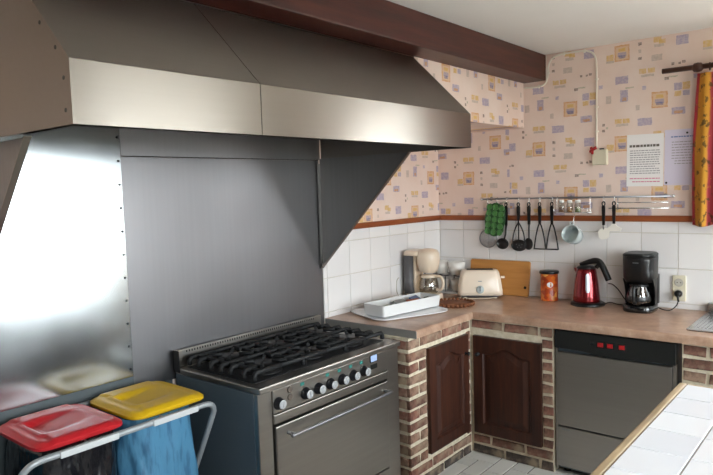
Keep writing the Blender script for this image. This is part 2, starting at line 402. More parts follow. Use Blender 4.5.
b.box(RX, RX+.25, RY, fy0, -.12, RZ).box(RX, RX+.25, fy0, fy1, -.12, fz0).box(RX, RX+.25, fy0, fy1, fz1, RZ).box(RX, RX+.25, fy1, y0, -.12, RZ).box(RX, RX+.25, y1, 0, -.12, RZ).box(RX, RX+.25, y0, y1, -.12, z0).box(RX, RX+.25, y0, y1, z1, RZ)
struct(b.build('wall_right', 'wall_rest'), 'plain right wall with glazed door', 'wall')
struct(box(-.25, RX+.25, RY-.25, RY, -.12, RZ).build('wall_front', 'wall_behind'), 'plain wall behind the viewer', 'wall')
struct(box(-30, 40, -30, 40, -.6, -.5).build('ground', 'paving'), 'unseen pale paving added outside the windows for neutral bounced daylight', 'ground')  # unseen ground, added to darken low reflections without tinting the daylight
# plain painted lower part of the left wall behind the bins
struct(box(0, .003, RY, -2.36, 0, .86).build('trim_3', 'wall_grey'), 'grey painted lower wall behind the bag stand', 'wall')
# windows
def window(name, label, plane, a0, a1, z0, z1, mull, fw=.06):
    b = MB()
    def bar(u0, u1, w0, w1, d0=.08, d1=.14):
        if plane == 'y': b.box(u0, u1, d0, d1, w0, w1)
        else: b.box(RX+d0, RX+d1, u0, u1, w0, w1)
    bar(a0, a0+fw, z0, z1); bar(a1-fw, a1, z0, z1); bar(a0+fw, a1-fw, z0, z0+fw); bar(a0+fw, a1-fw, z1-fw, z1)
    for m0, m1 in mull: bar(m0, m1, z0+fw, z1-fw)
    o = struct(b.build(name, 'window_white', None, .004), label, 'window')
    edges = [a0+fw]+[e for m in mull for e in m]+[a1-fw]
    for k in range(0, len(edges), 2):
        if plane == 'y': box(edges[k], edges[k+1], .105, .109, z0+fw, z1-fw).build('pane', 'window_glass', o)
        else: box(RX+.105, RX+.109, edges[k], edges[k+1], z0+fw, z1-fw).build('pane', 'window_glass', o)
window('window_1', 'white casement window above the sink', 'y', *WIN_B, [(2.12, 2.34)])
window('window_2', 'white glazed panel in the right wall', 'x', *WIN_R, [(-1.30, -1.24)])
window('fill_window', 'unseen white window added near the viewer for extra daylight', 'x', *WIN_FILL, [(-3.78, -3.72)])
# dado trim rails
struct(box(0, .02, -1.30, 0, 1.392, 1.428).build('trim_1', 'trim_wood_y', None, .004), 'brown wooden dado strip on left wall', 'trim')
struct(box(.02, 2.9, -.02, 0, 1.392, 1.428).build('trim_2', 'trim_wood_x', None, .004), 'brown wooden dado strip on back wall', 'trim')
# beam and papered soffit
struct(box(.679, .836, RY+.01, -.001, 2.305, 2.4695).build('ceiling_beam', 'beam_wood', None, .006), 'dark brown wooden ceiling beam above the hood', 'beam')
struct(box(.0005, .6785, -1.2855, -.0005, 2.013, 2.469).build('wall_soffit', 'wallpaper_soffit'), 'papered box under the beam beside the hood', 'wall')
# wall tiles (20 cm, each its own piece)
def tile_mesh(cache, key, mat, vs):
    if key not in cache: cache[key] = vs().mesh('tile', mat)
    return cache[key]
tc = {}
ROWS = [(.8815, .910), (.914, 1.115), (1.119, 1.322), (1.326, 1.391)]
def bev_box(x0, x1, y0, y1, z0, z1, bv, face):
    # a slab whose outer face is chamfered: face '+x', '-y' or '+z'
    b = MB()
    if face == '+x': q = [(x0, y, z) for y, z in ((y0, z0), (y1, z0), (y1, z1), (y0, z1))]; m = [(x1-bv, *p[1:]) for p in q]; t = [(x1, y0+bv, z0+bv), (x1, y1-bv, z0+bv), (x1, y1-bv, z1-bv), (x1, y0+bv, z1-bv)]
    elif face == '-y': q = [(x, y1, z) for x, z in ((x0, z0), (x1, z0), (x1, z1), (x0, z1))]; m = [(p[0], y0+bv, p[2]) for p in q]; t = [(x0+bv, y0, z0+bv), (x1-bv, y0, z0+bv), (x1-bv, y0, z1-bv), (x0+bv, y0, z1-bv)]
    else: q = [(x, y, z0) for x, y in ((x0, y0), (x1, y0), (x1, y1), (x0, y1))]; m = [(p[0], p[1], z1-bv) for p in q]; t = [(x0+bv, y0+bv, z1), (x1-bv, y0+bv, z1), (x1-bv, y1-bv, z1), (x0+bv, y1-bv, z1)]
    return b.loft([q, m, t], True, True, False)
gl = box(.0005, .002, -1.30, -.0005, .86, 1.392).build('grout', 'grout', wall_left)
gb = box(.0005, 1.93, -.002, -.0005, .86, 1.392).build('grout', 'grout', wall_back)
gb2 = box(1.93, 2.95, -.002, -.0005, .86, 1.2195).build('grout', 'grout', wall_back)
for (za, zb_) in ROWS:
    ys = [-.0075, -.2165, -.4265, -.6365, -.8465, -1.0565, -1.2665, -1.302]
    for k in range(len(ys)-1):
        ya, yb = ys[k+1]+.002, ys[k]-.002
        me = tile_mesh(tc, ('l', round(yb-ya, 3), za), 'wall_tile', lambda: bev_box(0, .007, 0, yb-ya, 0, zb_-za, .0015, '+x'))
        link('tile', me, wall_left, loc=(.001, ya, za))
    xs = [.0075, .205]+[.205+.2037*i for i in range(1, 14)]
    for k in range(len(xs)-1):
        xa, xb = xs[k]+.002, xs[k+1]-.002
        if xa > 1.73 and zb_ > 1.22:
            if xa > 1.9 or zb_ > 1.33: 
                if xa > 1.9: continue
        me = tile_mesh(tc, ('b', round(xb-xa, 3), za), 'wall_tile', lambda: bev_box(0, xb-xa, -.007, 0, 0, zb_-za, .0015, '-y'))
        link('tile', me, wall_back, loc=(xa, -.001, za))
# floor tiles, herringbone 20 x 10 cm
ft = {}
u = .104; ox, oy = .612, -2.0
H = bev_box(0, 2*u-.008, 0, u-.008, 0, .008, .0015, '+z').mesh('floor_tile', 'floor_tile'); Vt = bev_box(0, u-.008, 0, 2*u-.008, 0, .008, .0015, '+z').mesh('floor_tile', 'floor_tile')
box(.56, 2.05, -2.1, -.56, -.007, -.004).build('grout', 'grout_dark', floor)
for c in range(0, 14):
    for r in range(0, 14):
        d = (c-r) % 4; x, y = ox+c*u, oy+r*u
        if d == 0 and x+2*u < 2.06: link('tile', H, floor, loc=(x, y, -.0065))
        if d == 3 and y+2*u < -.5: link('tile', Vt, floor, loc=(x, y, -.0065))
        if d == 1 and c == 0 or d == 2 and r == 0: link('tile', bev_box(0, u-.008, 0, u-.008, 0, .008, .0015, '+z').mesh('floor_tile', 'floor_tile'), floor, loc=(x, y, -.0065))

# ================================================================== steel splashback sheets
o = tag(box(.001, .004, -2.557, -1.303, .78, 1.812).build('splashback_sheet', 'steel_splash', None, .001), 'large brushed steel splashback sheet behind the cooker', 'splashback')
o = tag(box(.001, .006, -2.557, -1.2925, 1.816, 2.0595).build('splashback_sheet', 'steel_splash', None, .001), 'narrow steel strip under the hood, above the large splashback', 'splashback')
box(.001, .0035, -2.557, -1.304, 1.8125, 1.8158).build('joint', 'dark_gap', o)
rs = tag(box(.001, .007, -3.24, -2.559, .845, 2.0595).build('splashback_sheet', 'steel_bright', None, .001), 'shiny steel sheet with a row of rivets above the bins', 'splashback')
rv = MB().lathe([(.0055, 0), (.0048, .002), (.001, .003)], (0, 0, 0), 10, 'x').mesh('rivet', 'rivet')
for z in [.881+.1013*i for i in range(11)]: link('rivet', rv, rs, loc=(.007, -2.572, z))

# ================================================================== extractor hood
HX, H0, H1, HTX, HTZ, HY0, HY1, HS = 1.0, 1.823, 1.985, .6765, 2.3035, -3.266, -1.288, -2.640
hood = thing('extractor_hood', 'large brushed stainless steel extractor hood over the cooker', 'extractor hood', (0, (HY0+HY1)/2, H0))
def hb(mb, name, mat, bevel=0., **k):
    mb.xf(Matrix.Translation((0, -(HY0+HY1)/2, -H0))); return mb.build(name, mat, hood, bevel, **k)
T = .004
for a, c in ((HY0+.004, HS-.0015), (HS+.0015, HY1-.004)):
    prof = [(HX, H0), (HX, H1), (HTX, HTZ), (HTX-.004, HTZ-.004), (HX-T, H1-.0015), (HX-T, H0+T), (HX-.035, H0+T), (HX-.035, H0)]
    hb(MB().prism(prof[:2]+[prof[4], prof[5], prof[6], prof[7]], 'y', a, c), 'fascia', 'steel_hood', .001)
    hb(MB().prism([(HX, H1+.0005), (HTX, HTZ), (HTX-.004, HTZ-.004), (HX-T, H1-.001)], 'y', a, c), 'sloped_panel', 'steel_hood')
hb(box(HX-.012, HX-.002, HS-.0015, HS+.0015, H0+.003, H1-.002), 'seam_gasket', 'dark_gap')
poly = [(.012, H0), (HX, H0), (HX, H1), (HTX, HTZ), (.012, HTZ)]
for ya, yb, s in ((HY0, HY0+.004, 1), (HY1-.004, HY1, -1)):
    e = hb(MB().prism(poly, 'y', ya, yb), 'end_panel', 'steel_hood')
    inner = HY0+.004 if s > 0 else HY1-.024
    hb(box(.70, HX-.036, inner, inner+.02, H0, H0+.004), 'rim_lip', 'steel_hood')
# fold flange where the end panel wraps the slope, with its screws
sm = MB().lathe([(.006, 0), (.005, -.002), (.001, -.003)], (0, 0, 0), 10, 'y').mesh('screw', 'steel_dark')
for x, z in ((.968, 1.86), (.968, 1.94), (.935, 2.02), (.86, 2.095), (.77, 2.185)):
    link('screw', sm, hood, loc=(x, HY0-(HY0+HY1)/2, z-H0))
hb(box(.012, .68, HY0+.004, HY1-.004, 2.06, 2.065), 'inner_baffle', 'steel_dark')
# triangular side brackets
def bracket(y, tipx, wz, mat):
    pr = [(.010, wz), (tipx, H0-.001), (.010, H0-.001)]
    k = hb(MB().prism(pr, 'y', y, y+.004), 'side_bracket', mat)
    dx, dz = tipx-.010, H0-wz; L = math.hypot(dx, dz); nx, nz = dz/L, -dx/L
    q = [(.010, wz), (tipx, H0-.001), (tipx-nx*.003, H0-.001-nz*.003), (.010-nx*.003, wz-nz*.003)]
    f = hb(MB().prism(q, 'y', y-.018, y+.004), 'bracket_flange', 'steel_hood')
    hb(box(.0105, .0135, y-.022, y-.0005, wz+.03, H0-.03), 'corner_strip', mat)
bracket(-1.303, .655, 1.182, 'steel_bracket')
bracket(-3.212, .64, 1.14, 'steel_bracket')

# ================================================================== range cooker
SX, SY0, SY1, SZ = .587, -2.352, -1.371, .839
st = thing('range_cooker', 'stainless steel range cooker with six gas burners and one wide oven', 'cooker', (.3, (SY0+SY1)/2, 0))
def sb(mb, name, mat, bevel=0., parent=None, seg=2):
    mb.xf(Matrix.Translation((-.3, -(SY0+SY1)/2, 0))); return mb.build(name, mat, parent or st, bevel, seg)
sb(box(.02, .56, SY0, SY0+.012, .04, SZ-.03), 'side_panel', 'steel_side', .002)
sb(box(.02, .56, SY1-.012, SY1, .04, SZ-.03), 'side_panel', 'steel_side', .002)
sb(box(.03, .555, SY0+.013, SY1-.013, .05, SZ-.032), 'body', 'black_enamel')
for ya, yb in ((SY0, SY0+.078), (SY1-.10, SY1)): sb(box(.5605, SX, ya, yb, .02, SZ-.03), 'front_stile', 'steel_stove', .003)
sb(box(.020, .605, SY0-.003, SY1+.003, SZ-.029, SZ), 'hob_top', 'steel_stove', .006)
cp = sb(box(.556, SX+.006, SY0+.079, SY1-.101, .705, SZ-.030), 'control_panel', 'steel_stove', .003)
sb(box(.556, SX+.012, SY0+.079, SY1-.101, .662, .703), 'vent_rail', 'steel_stove', .004)
dr = sb(box(.556, SX+.012, SY0+.086, SY1-.107, .195, .650), 'oven_door', 'steel_stove', .005)
sb(MB().tube(spline([(SX+.010, SY0+.155, .606), (SX+.048, SY0+.157, .606), (SX+.056, SY0+.19, .606), (SX+.056, SY1-.20, .606), (SX+.048, SY1-.142, .606), (SX+.010, SY1-.14, .606)], 6), .0085, 10), 'handle', 'grey_metal', 0, dr)
sb(box(.556, SX+.010, SY0+.086, SY1-.107, .045, .187), 'storage_drawer', 'steel_stove', .005)
for y in (SY0+.04, SY1-.04):
    for x in (.07, .53): sb(MB().lathe([(.02, 0), (.02, .01), (.012, .012), (.012, .045)], (x, y, 0), 14), 'foot', 'black_plastic')
# back guard with slots
g = sb(box(.022, .040, SY0-.003, SY1+.003, SZ+.0005, .918), 'back_guard', 'steel_stove', .003)
sb(box(.018, .060, SY0-.006, SY0-.0035, SZ-.02, .92), 'guard_end', 'black_enamel')
slot = MB()
for i in range(58): y = SY0+.05+i*.0152; slot.box(.0395, .0408, y, y+.006, .902, .912)
so = sb(slot, 'vent_slots', 'dark_gap', 0, g); so['kind'] = 'stuff'
# knobs
def knob(y, z):
    k = sb(MB().lathe([(.027, SX+.006), (.027, SX+.012), (.022, SX+.014), (.0225, SX+.034), (.021, SX+.036)], (0, y, z), 24, 'x'), 'knob', 'knob_black')
    sb(MB().lathe([(.0195, SX+.0355), (.0195, SX+.0385), (.0175, SX+.0395)], (0, y, z), 24, 'x'), 'knob_face', 'knob_silver', 0, k)
    sb(box(SX+.0395, SX+.0425, y-.0022, y+.0022, z-.012, z+.014), 'pointer', 'knob_silver', 0, k)
KY = [-2.080, -1.997, -1.915, -1.832, -1.750, -1.668]
knob(-2.245, .747)
for y in KY: knob(y, .746)
for z in (.788, .755):
    sb(MB().lathe([(.014, SX+.006), (.014, SX+.010), (.011, SX+.012)], (0, -2.175, z), 18, 'x'), 'push_button', 'button_brown')
for i, y in enumerate(KY):
    if i != 1: sb(box(SX+.006, SX+.0068, y-.028, y-.004, .784, .800), 'burner_symbol', 'green_mark')
sb(box(SX+.006, SX+.009, -1.617, -1.557, .772, .812), 'clock_frame', 'black_panel', .002)
sb(box(SX+.009, SX+.0095, -1.612, -1.562, .776, .808), 'clock_display', 'display_blue')
sb(box(SX+.006, SX+.009, -1.612, -1.560, .738, .762), 'clock_buttons', 'black_panel', .002)
# hob tray, burners, pan supports
sb(box(.070, .535, SY0+.03, SY1-.055, SZ+.0003, SZ+.003), 'spill_tray', 'cast_iron', .002)
yc = [SY0+.188, (SY0+SY1)/2-.010, SY1-.208]
for j, y in enumerate(yc):
    for i, x in enumerate((.194, .418)):
        R = (.058, .066, .052)[(i+j) % 3]
        bn = sb(MB().lathe([(R+.020, SZ+.0032), (R+.018, SZ+.008), (R+.008, SZ+.012), (R+.006, SZ+.026)], (x, y, 0), 28), 'burner', 'black_enamel')
        sb(MB().lathe([(R+.006, SZ+.0262), (R+.006, SZ+.036), (R-.004, SZ+.041), (.002, SZ+.042)], (x, y, 0), 28), 'burner_cap', 'black_enamel', 0, bn)
    # cast iron pan support: bars along Y with dropped rounded ends, two cross bars
    ps = MB(); hw = .150; zt = SZ+.044
    for x in (.080, .150, .238, .310, .375, .462, .530):
        fing = x not in (.080, .530)
        for sgn in (-1, 1):
            pts = [(x, y+sgn*hw, SZ+.012), (x, y+sgn*hw, zt-.012), (x, y+sgn*(hw-.010), zt), (x, y+sgn*(hw-.03), zt)]
            inner = .080 if x in (.150, .238, .375, .462) else 0.
            pts.append((x, y+sgn*inner, zt))
            ps.tube(pts, .0115, 6)
    for yy in (y-.105, y+.105):
        ps.tube([(.080, yy, zt-.004), (.530, yy, zt-.004)], .010, 6)
    for x in (.194, .418):
        for ang in (45, 135, 225, 315):
            ca, sa = math.cos(math.radians(ang)), math.sin(math.radians(ang)); ps.tube([(x+ca*.105, y+sa*.105, zt-.001), (x+ca*.040, y+sa*.040, zt+.003)], .0085, 6)
    sb(ps, 'pan_support', 'cast_iron')

# ================================================================== brick counter base with doors
BXF, BYF, BYE, BZ = .628, -.663, -1.328, .838      # front plane of left run, front plane of back run, stove-side end, top
base = thing('brick_counter_base', 'brown brick counter base with cream mortar and wooden cupboard doors', 'counter base', (.3, -.6, 0))
def bb(mb, name, mat, bevel=0., parent=None, **k):
    mb.xf(Matrix.Translation((-.3, .6, 0))); return mb.build(name, mat, parent or base, bevel, **k)
DW0, DW1 = 1.150, 1.795
LD = (-1.150, -.730, .155, .752)      # left door y0 y1 z0 z1
RD = (.650, 1.072, .135, .735)        # right door x0 x1 z0 z1
mt = MB(); i = .008
# left run leaf (X plane) around the door opening
mt.box(.50, BXF-i, BYE+i, LD[0]+.004, 0, BZ).box(.50, BXF-i, LD[1]-.004, BYF, 0, BZ).box(.50, BXF-i, LD[0]+.004, LD[1]-.004, 0, LD[2]+.004).box(.50, BXF-i, LD[0]+.004, LD[1]-.004, LD[3]-.004, BZ)
mt.box(.03, .50, BYE+i, BYE+.11, 0, BZ)
bb(mt, 'mortar', 'mortar')
mt = MB()
mt.box(.50, RD[0]+.004, BYF+i, -.55, 0, BZ).box(RD[1]-.004, DW0-.008, BYF+i, -.05, 0, BZ).box(RD[0]+.004, RD[1]-.004, BYF+i, -.55, 0, RD[2]+.004).box(RD[0]+.004, RD[1]-.004, BYF+i, -.55, RD[3]-.004, BZ)
bb(mt, 'mortar', 'mortar')
bb(box(DW1+.005, 2.75, BYF+i, -.55, 0, BZ), 'mortar', 'mortar')
NC = 13; PH = BZ/NC; BT = PH-.018; bc = {}
def brick(face, a0, a1, z0, z1):
    key = (face, round(a1-a0, 3), round(z1-z0, 3), z0 < .03)
    if key not in bc:
        bl = []
        for v in range(5):
            j = lambda: random.uniform(-.0035, .0035)
            w, h, d, c = a1-a0, z1-z0, .02, .003
            dd = random.uniform(-.0015, .002)
            q = [(j(), 0, j()), (w+j(), 0, j()), (w+j(), 0, h+j()), (j(), 0, h+j())]
            m = [(p[0], -d+c, p[2]) for p in q]
            t_ = [(q[0][0]+c, -d-dd, q[0][2]+c), (q[1][0]-c, -d-dd, q[1][2]+c), (q[2][0]-c, -d-dd, q[2][2]-c), (q[3][0]+c, -d-dd, q[3][2]-c)]
            b = MB().loft([q, m, t_], True, True, False)
            if face == 'x': b.v = [(-p[1], p[0], p[2]) for p in b.v]
            elif face == 'e': pass
            bl.append(b.mesh('brick', 'brick_dark' if z0 < .03 else 'brick'))
        bc[key] = bl
    me = random.choice(bc[key])
    loc = {'x': (BXF-.02, a0, z0), 'y': (a0, BYF+.02, z0), 'e': (a0, BYE+.02, z0)}[face]
    o = link('brick', me, base, loc=(loc[0]-.3, loc[1]+.6, loc[2]))
g_ = .017
def course(face, a0, a1, z0, z1, first, L=.205):
    a = a0; ln = first
    while a < a1-.02:
        e = min(a+ln, a1)
        if a1-e < .03: e = a1
        brick(face, a, e, z0, z1); a = e+g_; ln = L
for k in range(NC):
    z0, z1 = k*PH+.004, k*PH+.004+BT; mid = (z0+z1)/2
    odd = k % 2
    top = k == NC-1
    # left run
    if mid > LD[3]+.005 or mid < LD[2]-.012:
        course('x', BYE+.001, BYF-.022, z0, z1, .205 if odd else .10, .205)
    else:
        if odd: brick('x', BYE+.001, LD[0]-.012, z0, z1)
        else: brick('x', BYE+.001, BYE+.088, z0, z1); brick('x', BYE+.103, LD[0]-.012, z0, z1)
        brick('x', LD[1]+.010, BYF-.022, z0, z1)
    # stove side end
    course('e', .30, BXF-.022, z0, z1, .10 if odd else .205)
    # back run
    if mid > RD[3]+.005 or mid < RD[2]-.012:
        course('y', BXF+.003, DW0-.012, z0, z1, .11 if odd else .2)
    else:
        brick('y', RD[1]+.009, DW0-.012, z0, z1)
    course('y', DW1+.012, 2.6, z0, z1, .205 if odd else .10)
def panel_door(w, h, hinge_knob_x):
    """door lying in X (width) and Z (height), face towards -Y; frame with arched raised panel"""
    th = .024; fw = .062
    n = 16
    inner = [(fw, fw), (w-fw, fw)]
    topz = h-fw-.045
    def archpts(o, zoff=0.):
        pts = [(fw+o, fw+o), (w-fw-o, fw+o), (w-fw-o, topz-o*.3)]
        for q in range(n+1):
            s = 1-2*q/n; xx = w/2+s*(w/2-fw-o)*.82
            zz = topz-o+.004+.040*(.5+.5*math.cos(PI*s)) 
            pts.append((xx, zz))
        pts.append((fw+o, topz-o*.3)); return pts
    outer = [(0, 0), (w, 0), (w, h), (0, h)]
    a0 = archpts(0)
    m = MB()
    # frame front as quads strip between arch outline and outer rect, built by projecting outline to the rectangle
    def proj(p):
        cx, cz = w/2, h/2; dx, dz = p[0]-cx, p[1]-cz
        s = min((w/2)/abs(dx) if abs(dx) > 1e-6 else 9e9, (h/2)/abs(dz) if abs(dz) > 1e-6 else 9e9); return (cx+dx*s, cz+dz*s)
    N = len(a0)
    rings = [a0, archpts(.006)]
    ro = []
    for p in a0: ro.append(proj(p))
    vs = [(p[0], -th, p[1]) for p in ro]+[(p[0], -th, p[1]) for p in a0]+[(p[0], -th+.010, p[1]) for p in archpts(.008)]+[(p[0], -th+.010, p[1]) for p in archpts(.020)]+[(p[0], -th+.002, p[1]) for p in archpts(.048)]
    fs = []
    for L in range(4):
        for i in range(N):
            j = (i+1) % N; fs.append((L*N+i, L*N+j, (L+1)*N+j, (L+1)*N+i))
    fs.append(tuple(4*N+i for i in range(N)))
    fr = MB().add(vs[:3*N], [f for f in fs if max(f) < 3*N])
    # corner fill
    cor = [(0, 0), (w, 0), (w, h), (0, h)]
    for c in cor:
        ds = sorted(range(N), key=lambda i: (ro[i][0]-c[0])**2+(ro[i][1]-c[1])**2)
        # neighbouring outline points on the two sides of this corner
        best = None
        for i in range(N):
            j = (i+1) % N
            onx = abs(ro[i][0]-c[0]) < 1e-6 or abs(ro[j][0]-c[0]) < 1e-6; onz = abs(ro[i][1]-c[1]) < 1e-6 or abs(ro[j][1]-c[1]) < 1e-6
            if onx and onz and not (abs(ro[i][0]-ro[j][0]) < 1e-6 or abs(ro[i][1]-ro[j][1]) < 1e-6): best = (i, j)
        if best: fr.add([(ro[best[0]][0], -th, ro[best[0]][1]), (c[0], -th, c[1]), (ro[best[1]][0], -th, ro[best[1]][1])], [(0, 1, 2)])
    # sides and back
    fr.add([(0, -th, 0), (w, -th, 0), (w, -th, h), (0, -th, h), (0, 0, 0), (w, 0, 0), (w, 0, h), (0, 0, h)], [(0, 1, 5, 4), (1, 2, 6, 5), (2, 3, 7, 6), (3, 0, 4, 7), (4, 5, 6, 7)])
    pn = MB().add([v for v in vs[2*N:]], [tuple(k-2*N for k in f) for f in fs if min(f) >= 2*N])
    kn = MB().lathe([(.011, -th), (.009, -th-.003), (.005, -th-.006), (.005, -th-.014), (.012, -th-.018), (.012, -th-.024), (.004, -th-.028)], (hinge_knob_x, 0, h-.11), 16, 'y')
    return fr, pn, kn
def add_door(R, w, h, knobx, label):
    fr, pn, kn = panel_door(w, h, knobx)
    for q in (fr, pn, kn): q.xf(R)
    d = bb(fr, 'cupboard_door', 'door_wood'); d['label'] = label
    bb(pn, 'raised_panel', 'door_wood', 0, d); bb(kn, 'knob', 'rivet', 0, d)
add_door(Matrix.Translation((RD[0]-.004, BYF+.008, RD[2])), RD[1]-RD[0]+.008, RD[3]-RD[2], .035, 'dark wooden arched-panel door beside the dishwasher')
add_door(Matrix.Translation((BXF-.008, LD[0]-.004, LD[2])) @ Matrix.Rotation(PI/2, 4, 'Z'), LD[1]-LD[0]+.008, LD[3]-LD[2], LD[1]-LD[0]-.03, 'dark wooden arched-panel door beside the cooker')

# ================================================================== worktop (L-shaped)
CX, CY, CE, CT = .657, -.694, -1.292, .88
def worktop():
    xe = 2.75
    # rounded front profile swept along the two front edges
    prof = [(0, .839), (.0, CT-.018), (-.003, CT-.008), (-.009, CT-.002), (-.018, CT), ]
    m = MB(); rings = []
    for d, z in prof:
        rings.append([(.006, CE, z), (CX+d, CE, z), (CX+d, CY-d, z), (xe, CY-d, z), (xe, -.009, z), (.009, -.009, z)])
    m.loft(rings, True, True, False); return m
wt = tag(worktop().build('worktop', 'worktop_laminate'), 'rose-beige marbled L-shaped worktop with rounded front edge', 'worktop')
box(.006, CX, CE-.004, CE-.0003, .838, CT-.001).build('end_strip', 'grey_strip', wt, .001)

# ================================================================== dishwasher
dw = thing('dishwasher', 'stainless steel dishwasher with black control panel and three red switches', 'dishwasher', (1.465, -.35, 0))
def db(mb, name, mat, bevel=0., parent=None):
    mb.xf(Matrix.Translation((-1.465, .35, 0))); return mb.build(name, mat, parent or dw, bevel)
db(box(1.156, 1.776, -.628, -.06, .03, .826), 'body', 'steel_side')
for x in (1.19, 1.74):
    for y in (-.58, -.12): db(MB().lathe([(.02, 0), (.02, .01), (.012, .012), (.012, .03)], (x, y, 0), 12), 'foot', 'black_plastic')
for xa, xb in ((1.152, 1.166), (1.758, 1.776)): db(box(xa, xb, -.652, -.629, .03, .72), 'front_stile', 'steel_dish', .002)
# control panel with a lip that dips in the middle
pts = [(1.154, .826), (1.154, .726), (1.30, .724), (1.37, .716), (1.42, .708), (1.50, .706), (1.57, .711), (1.62, .717), (1.776, .716), (1.776, .826)]
cpn = db(MB().prism(pts, 'y', -.668, -.629), 'control_panel', 'black_panel', .004)
for x in (1.406, 1.455, 1.516):
    db(box(x-.022, x+.022, -.6690, -.6682, .755, .792), 'switch_frame', 'black_gloss', .0002)
    s = db(box(x-.015, x+.015, -.672, -.6685, .762, .785), 'switch', 'red_switch', .002)
    s['label'] = 'red rocker switch'
db(box(1.35, 1.37, -.670, -.6683, .765, .783), 'indicator', 'black_gloss', .001)
d1 = db(box(1.168, 1.756, -.662, -.629, .287, .704), 'door', 'steel_dish', .004)
db(box(1.168, 1.756, -.660, -.629, .05, .279), 'lower_panel', 'steel_dish', .004)
db(box(1.190, 1.235, -.6625, -.6605, .262, .272), 'badge', 'grey_metal')

# ================================================================== tiled island
IX0, IX1, IY0, IY1, IZ = 1.975, 2.95, -3.05, -1.485, .88
isl = thing('kitchen_island', 'kitchen island topped with white square tiles and a pale wooden edge', 'island', (2.4, -2.2, 0))
def ib(mb, name, mat, bevel=0., **k):
    mb.xf(Matrix.Translation((-2.4, 2.2, 0))); return mb.build(name, mat, isl, bevel, **k)
ib(box(IX0+.06, IX1-.06, IY0+.06, IY1-.06, 0, .83), 'cabinet_body', 'door_wood', .003)
ib(box(IX0+.029, IX1-.029, IY0+.029, IY1-.021, .83, IZ-.006), 'grout_bed', 'grout_island')
for a in ((IX0, IX0+.028, IY0, IY1), (IX1-.028, IX1, IY0, IY1)): ib(box(*a, .825, IZ), 'edge_board', 'edge_wood', .006)
for ya, yb in ((IY0, IY0+.028), (IY1-.02, IY1)): ib(box(IX0+.0285, IX1-.0285, ya, yb, .825, IZ), 'edge_board', 'edge_wood', .006)
ti = {}
x = IX0+.031
while x < IX1-.05:
    xe = min(x+.1535, IX1-.031); y = IY1-.023
    while y > IY0+.06:
        ye = max(y-.1670, IY0+.031)
        k = (round(xe-x, 3), round(y-ye, 3))
        if k not in ti: ti[k] = bev_box(0, k[0], 0, k[1], 0, .008, .002, '+z').mesh('tile', 'island_tile')
        link('tile', ti[k], isl, loc=(x-2.4, ye+2.2, IZ-.0065)); y = ye-.005
    x = xe+.005

# ================================================================== bag stand with lids and bags
SXF, SXB, SYa, SYb, SZr = .465, .045, -3.235, -2.462, .795
bs = thing('waste_bag_stand', 'folding grey tube stand holding two waste bags under red and yellow lids', 'bin stand', (.25, -2.84, 0))
def wb(mb, name, mat, bevel=0., parent=None, **k):
    mb.xf(Matrix.Translation((-.25, 2.84, 0))); return mb.build(name, mat, parent or bs, bevel, **k)
for xf, xb in ((SXF, .05), (SXB, .46)):
    pts = [(xb, SYb, .012), (xf+(xb-xf)*.5, SYb, SZr*.5), (xf+(xb-xf)*.11, SYb, SZr-.09), (xf+(xb-xf)*.045, SYb-.006, SZr-.038), (xf+(xb-xf)*.012, SYb-.028, SZr-.010), (xf, SYb-.062, SZr), (xf, SYb-.12, SZr)]
    a = spline(pts, 6)
    bq = [Vector((p.x, SYa+SYb-p.y, p.z)) for p in a]
    wb(MB().tube(a+list(reversed(bq)), .0115, 12), 'tube_frame', 'tube_grey')
for y in (-2.70, -3.0): wb(MB().tube([(SXB+.01, y, SZr-.002), (SXF-.01, y, SZr-.002)], .005, 8), 'cross_rod', 'grey_metal')
for ya, yb in ((-3.115, -2.905), (-2.765, -2.565)):
    wb(box(SXF+.002, SXF+.0155, ya, yb, SZr-.012, SZr+.011), 'clip_bar', 'clip_grey', .003)
def lid(name, y0, y1, mat, label):
    # moulded lid: rounded plate with skirt, raised centre tongue and a sloped finger recess
    x0, x1 = .055, .425; cx, cy = (x0+x1)/2, (y0+y1)/2; n = 40
    hx, hy = (x1-x0)/2, (y1-y0)/2
    m = MB(); NX, NY = 34, 34; top = {}
    def sq(uu, vv, r=.35):   # map square to rounded rectangle
        k = max(abs(uu), abs(vv)); 
        if k < 1e-6: return 0, 0
        L = (abs(uu/k)**7+abs(vv/k)**7)**(1/7)
        return uu/L, vv/L
    vs = []; fs = []
    for i in range(NX+1):
        for j in range(NY+1):
            uu, vv = -1+2*i/NX, -1+2*j/NY; a, b = sq(uu, vv)
            k = max(abs(uu), abs(vv))
            z = SZr+.030-(.012*max(0, (k-.86)/.14)**2)
            # tongue: raised band across the middle of the y range running along x to the front
            band = max(0, min(1, (.72-abs(vv))/.08))
            z += .006*band
            # finger recess in the middle of the tongue, deepest at its low -y end, fading out to +y
            if abs(uu) < .5 and -.62 < vv < .55:
                e = min(1, (.5-abs(uu))/.16)*min(1, (vv+.62)/.12)
                z -= .022*e*(.55-vv)/1.17
            vs.append((cx+a*hx, cy+b*hy, z))
    W = NY+1
    for i in range(NX):
        for j in range(NY): fs.append((i*W+j, (i+1)*W+j, (i+1)*W+j+1, i*W+j+1))
    m.add(vs, fs, True)
    per = [(i, 0) for i in range(NX)]+[(NX, j) for j in range(NY)]+[(i, NY) for i in range(NX, 0, -1)]+[(0, j) for j in range(NY, 0, -1)]
    ring = [vs[i*W+j] for i, j in per]
    m.loft([ring, [(p[0], p[1], SZr+.007) for p in ring], [(cx+(p[0]-cx)*.97, cy+(p[1]-cy)*.97, SZr+.007) for p in ring], [(cx+(p[0]-cx)*.97, cy+(p[1]-cy)*.97, SZr+.018) for p in ring]], False, True, True)
    o = wb(m, name, mat); o['label'] = label; return o
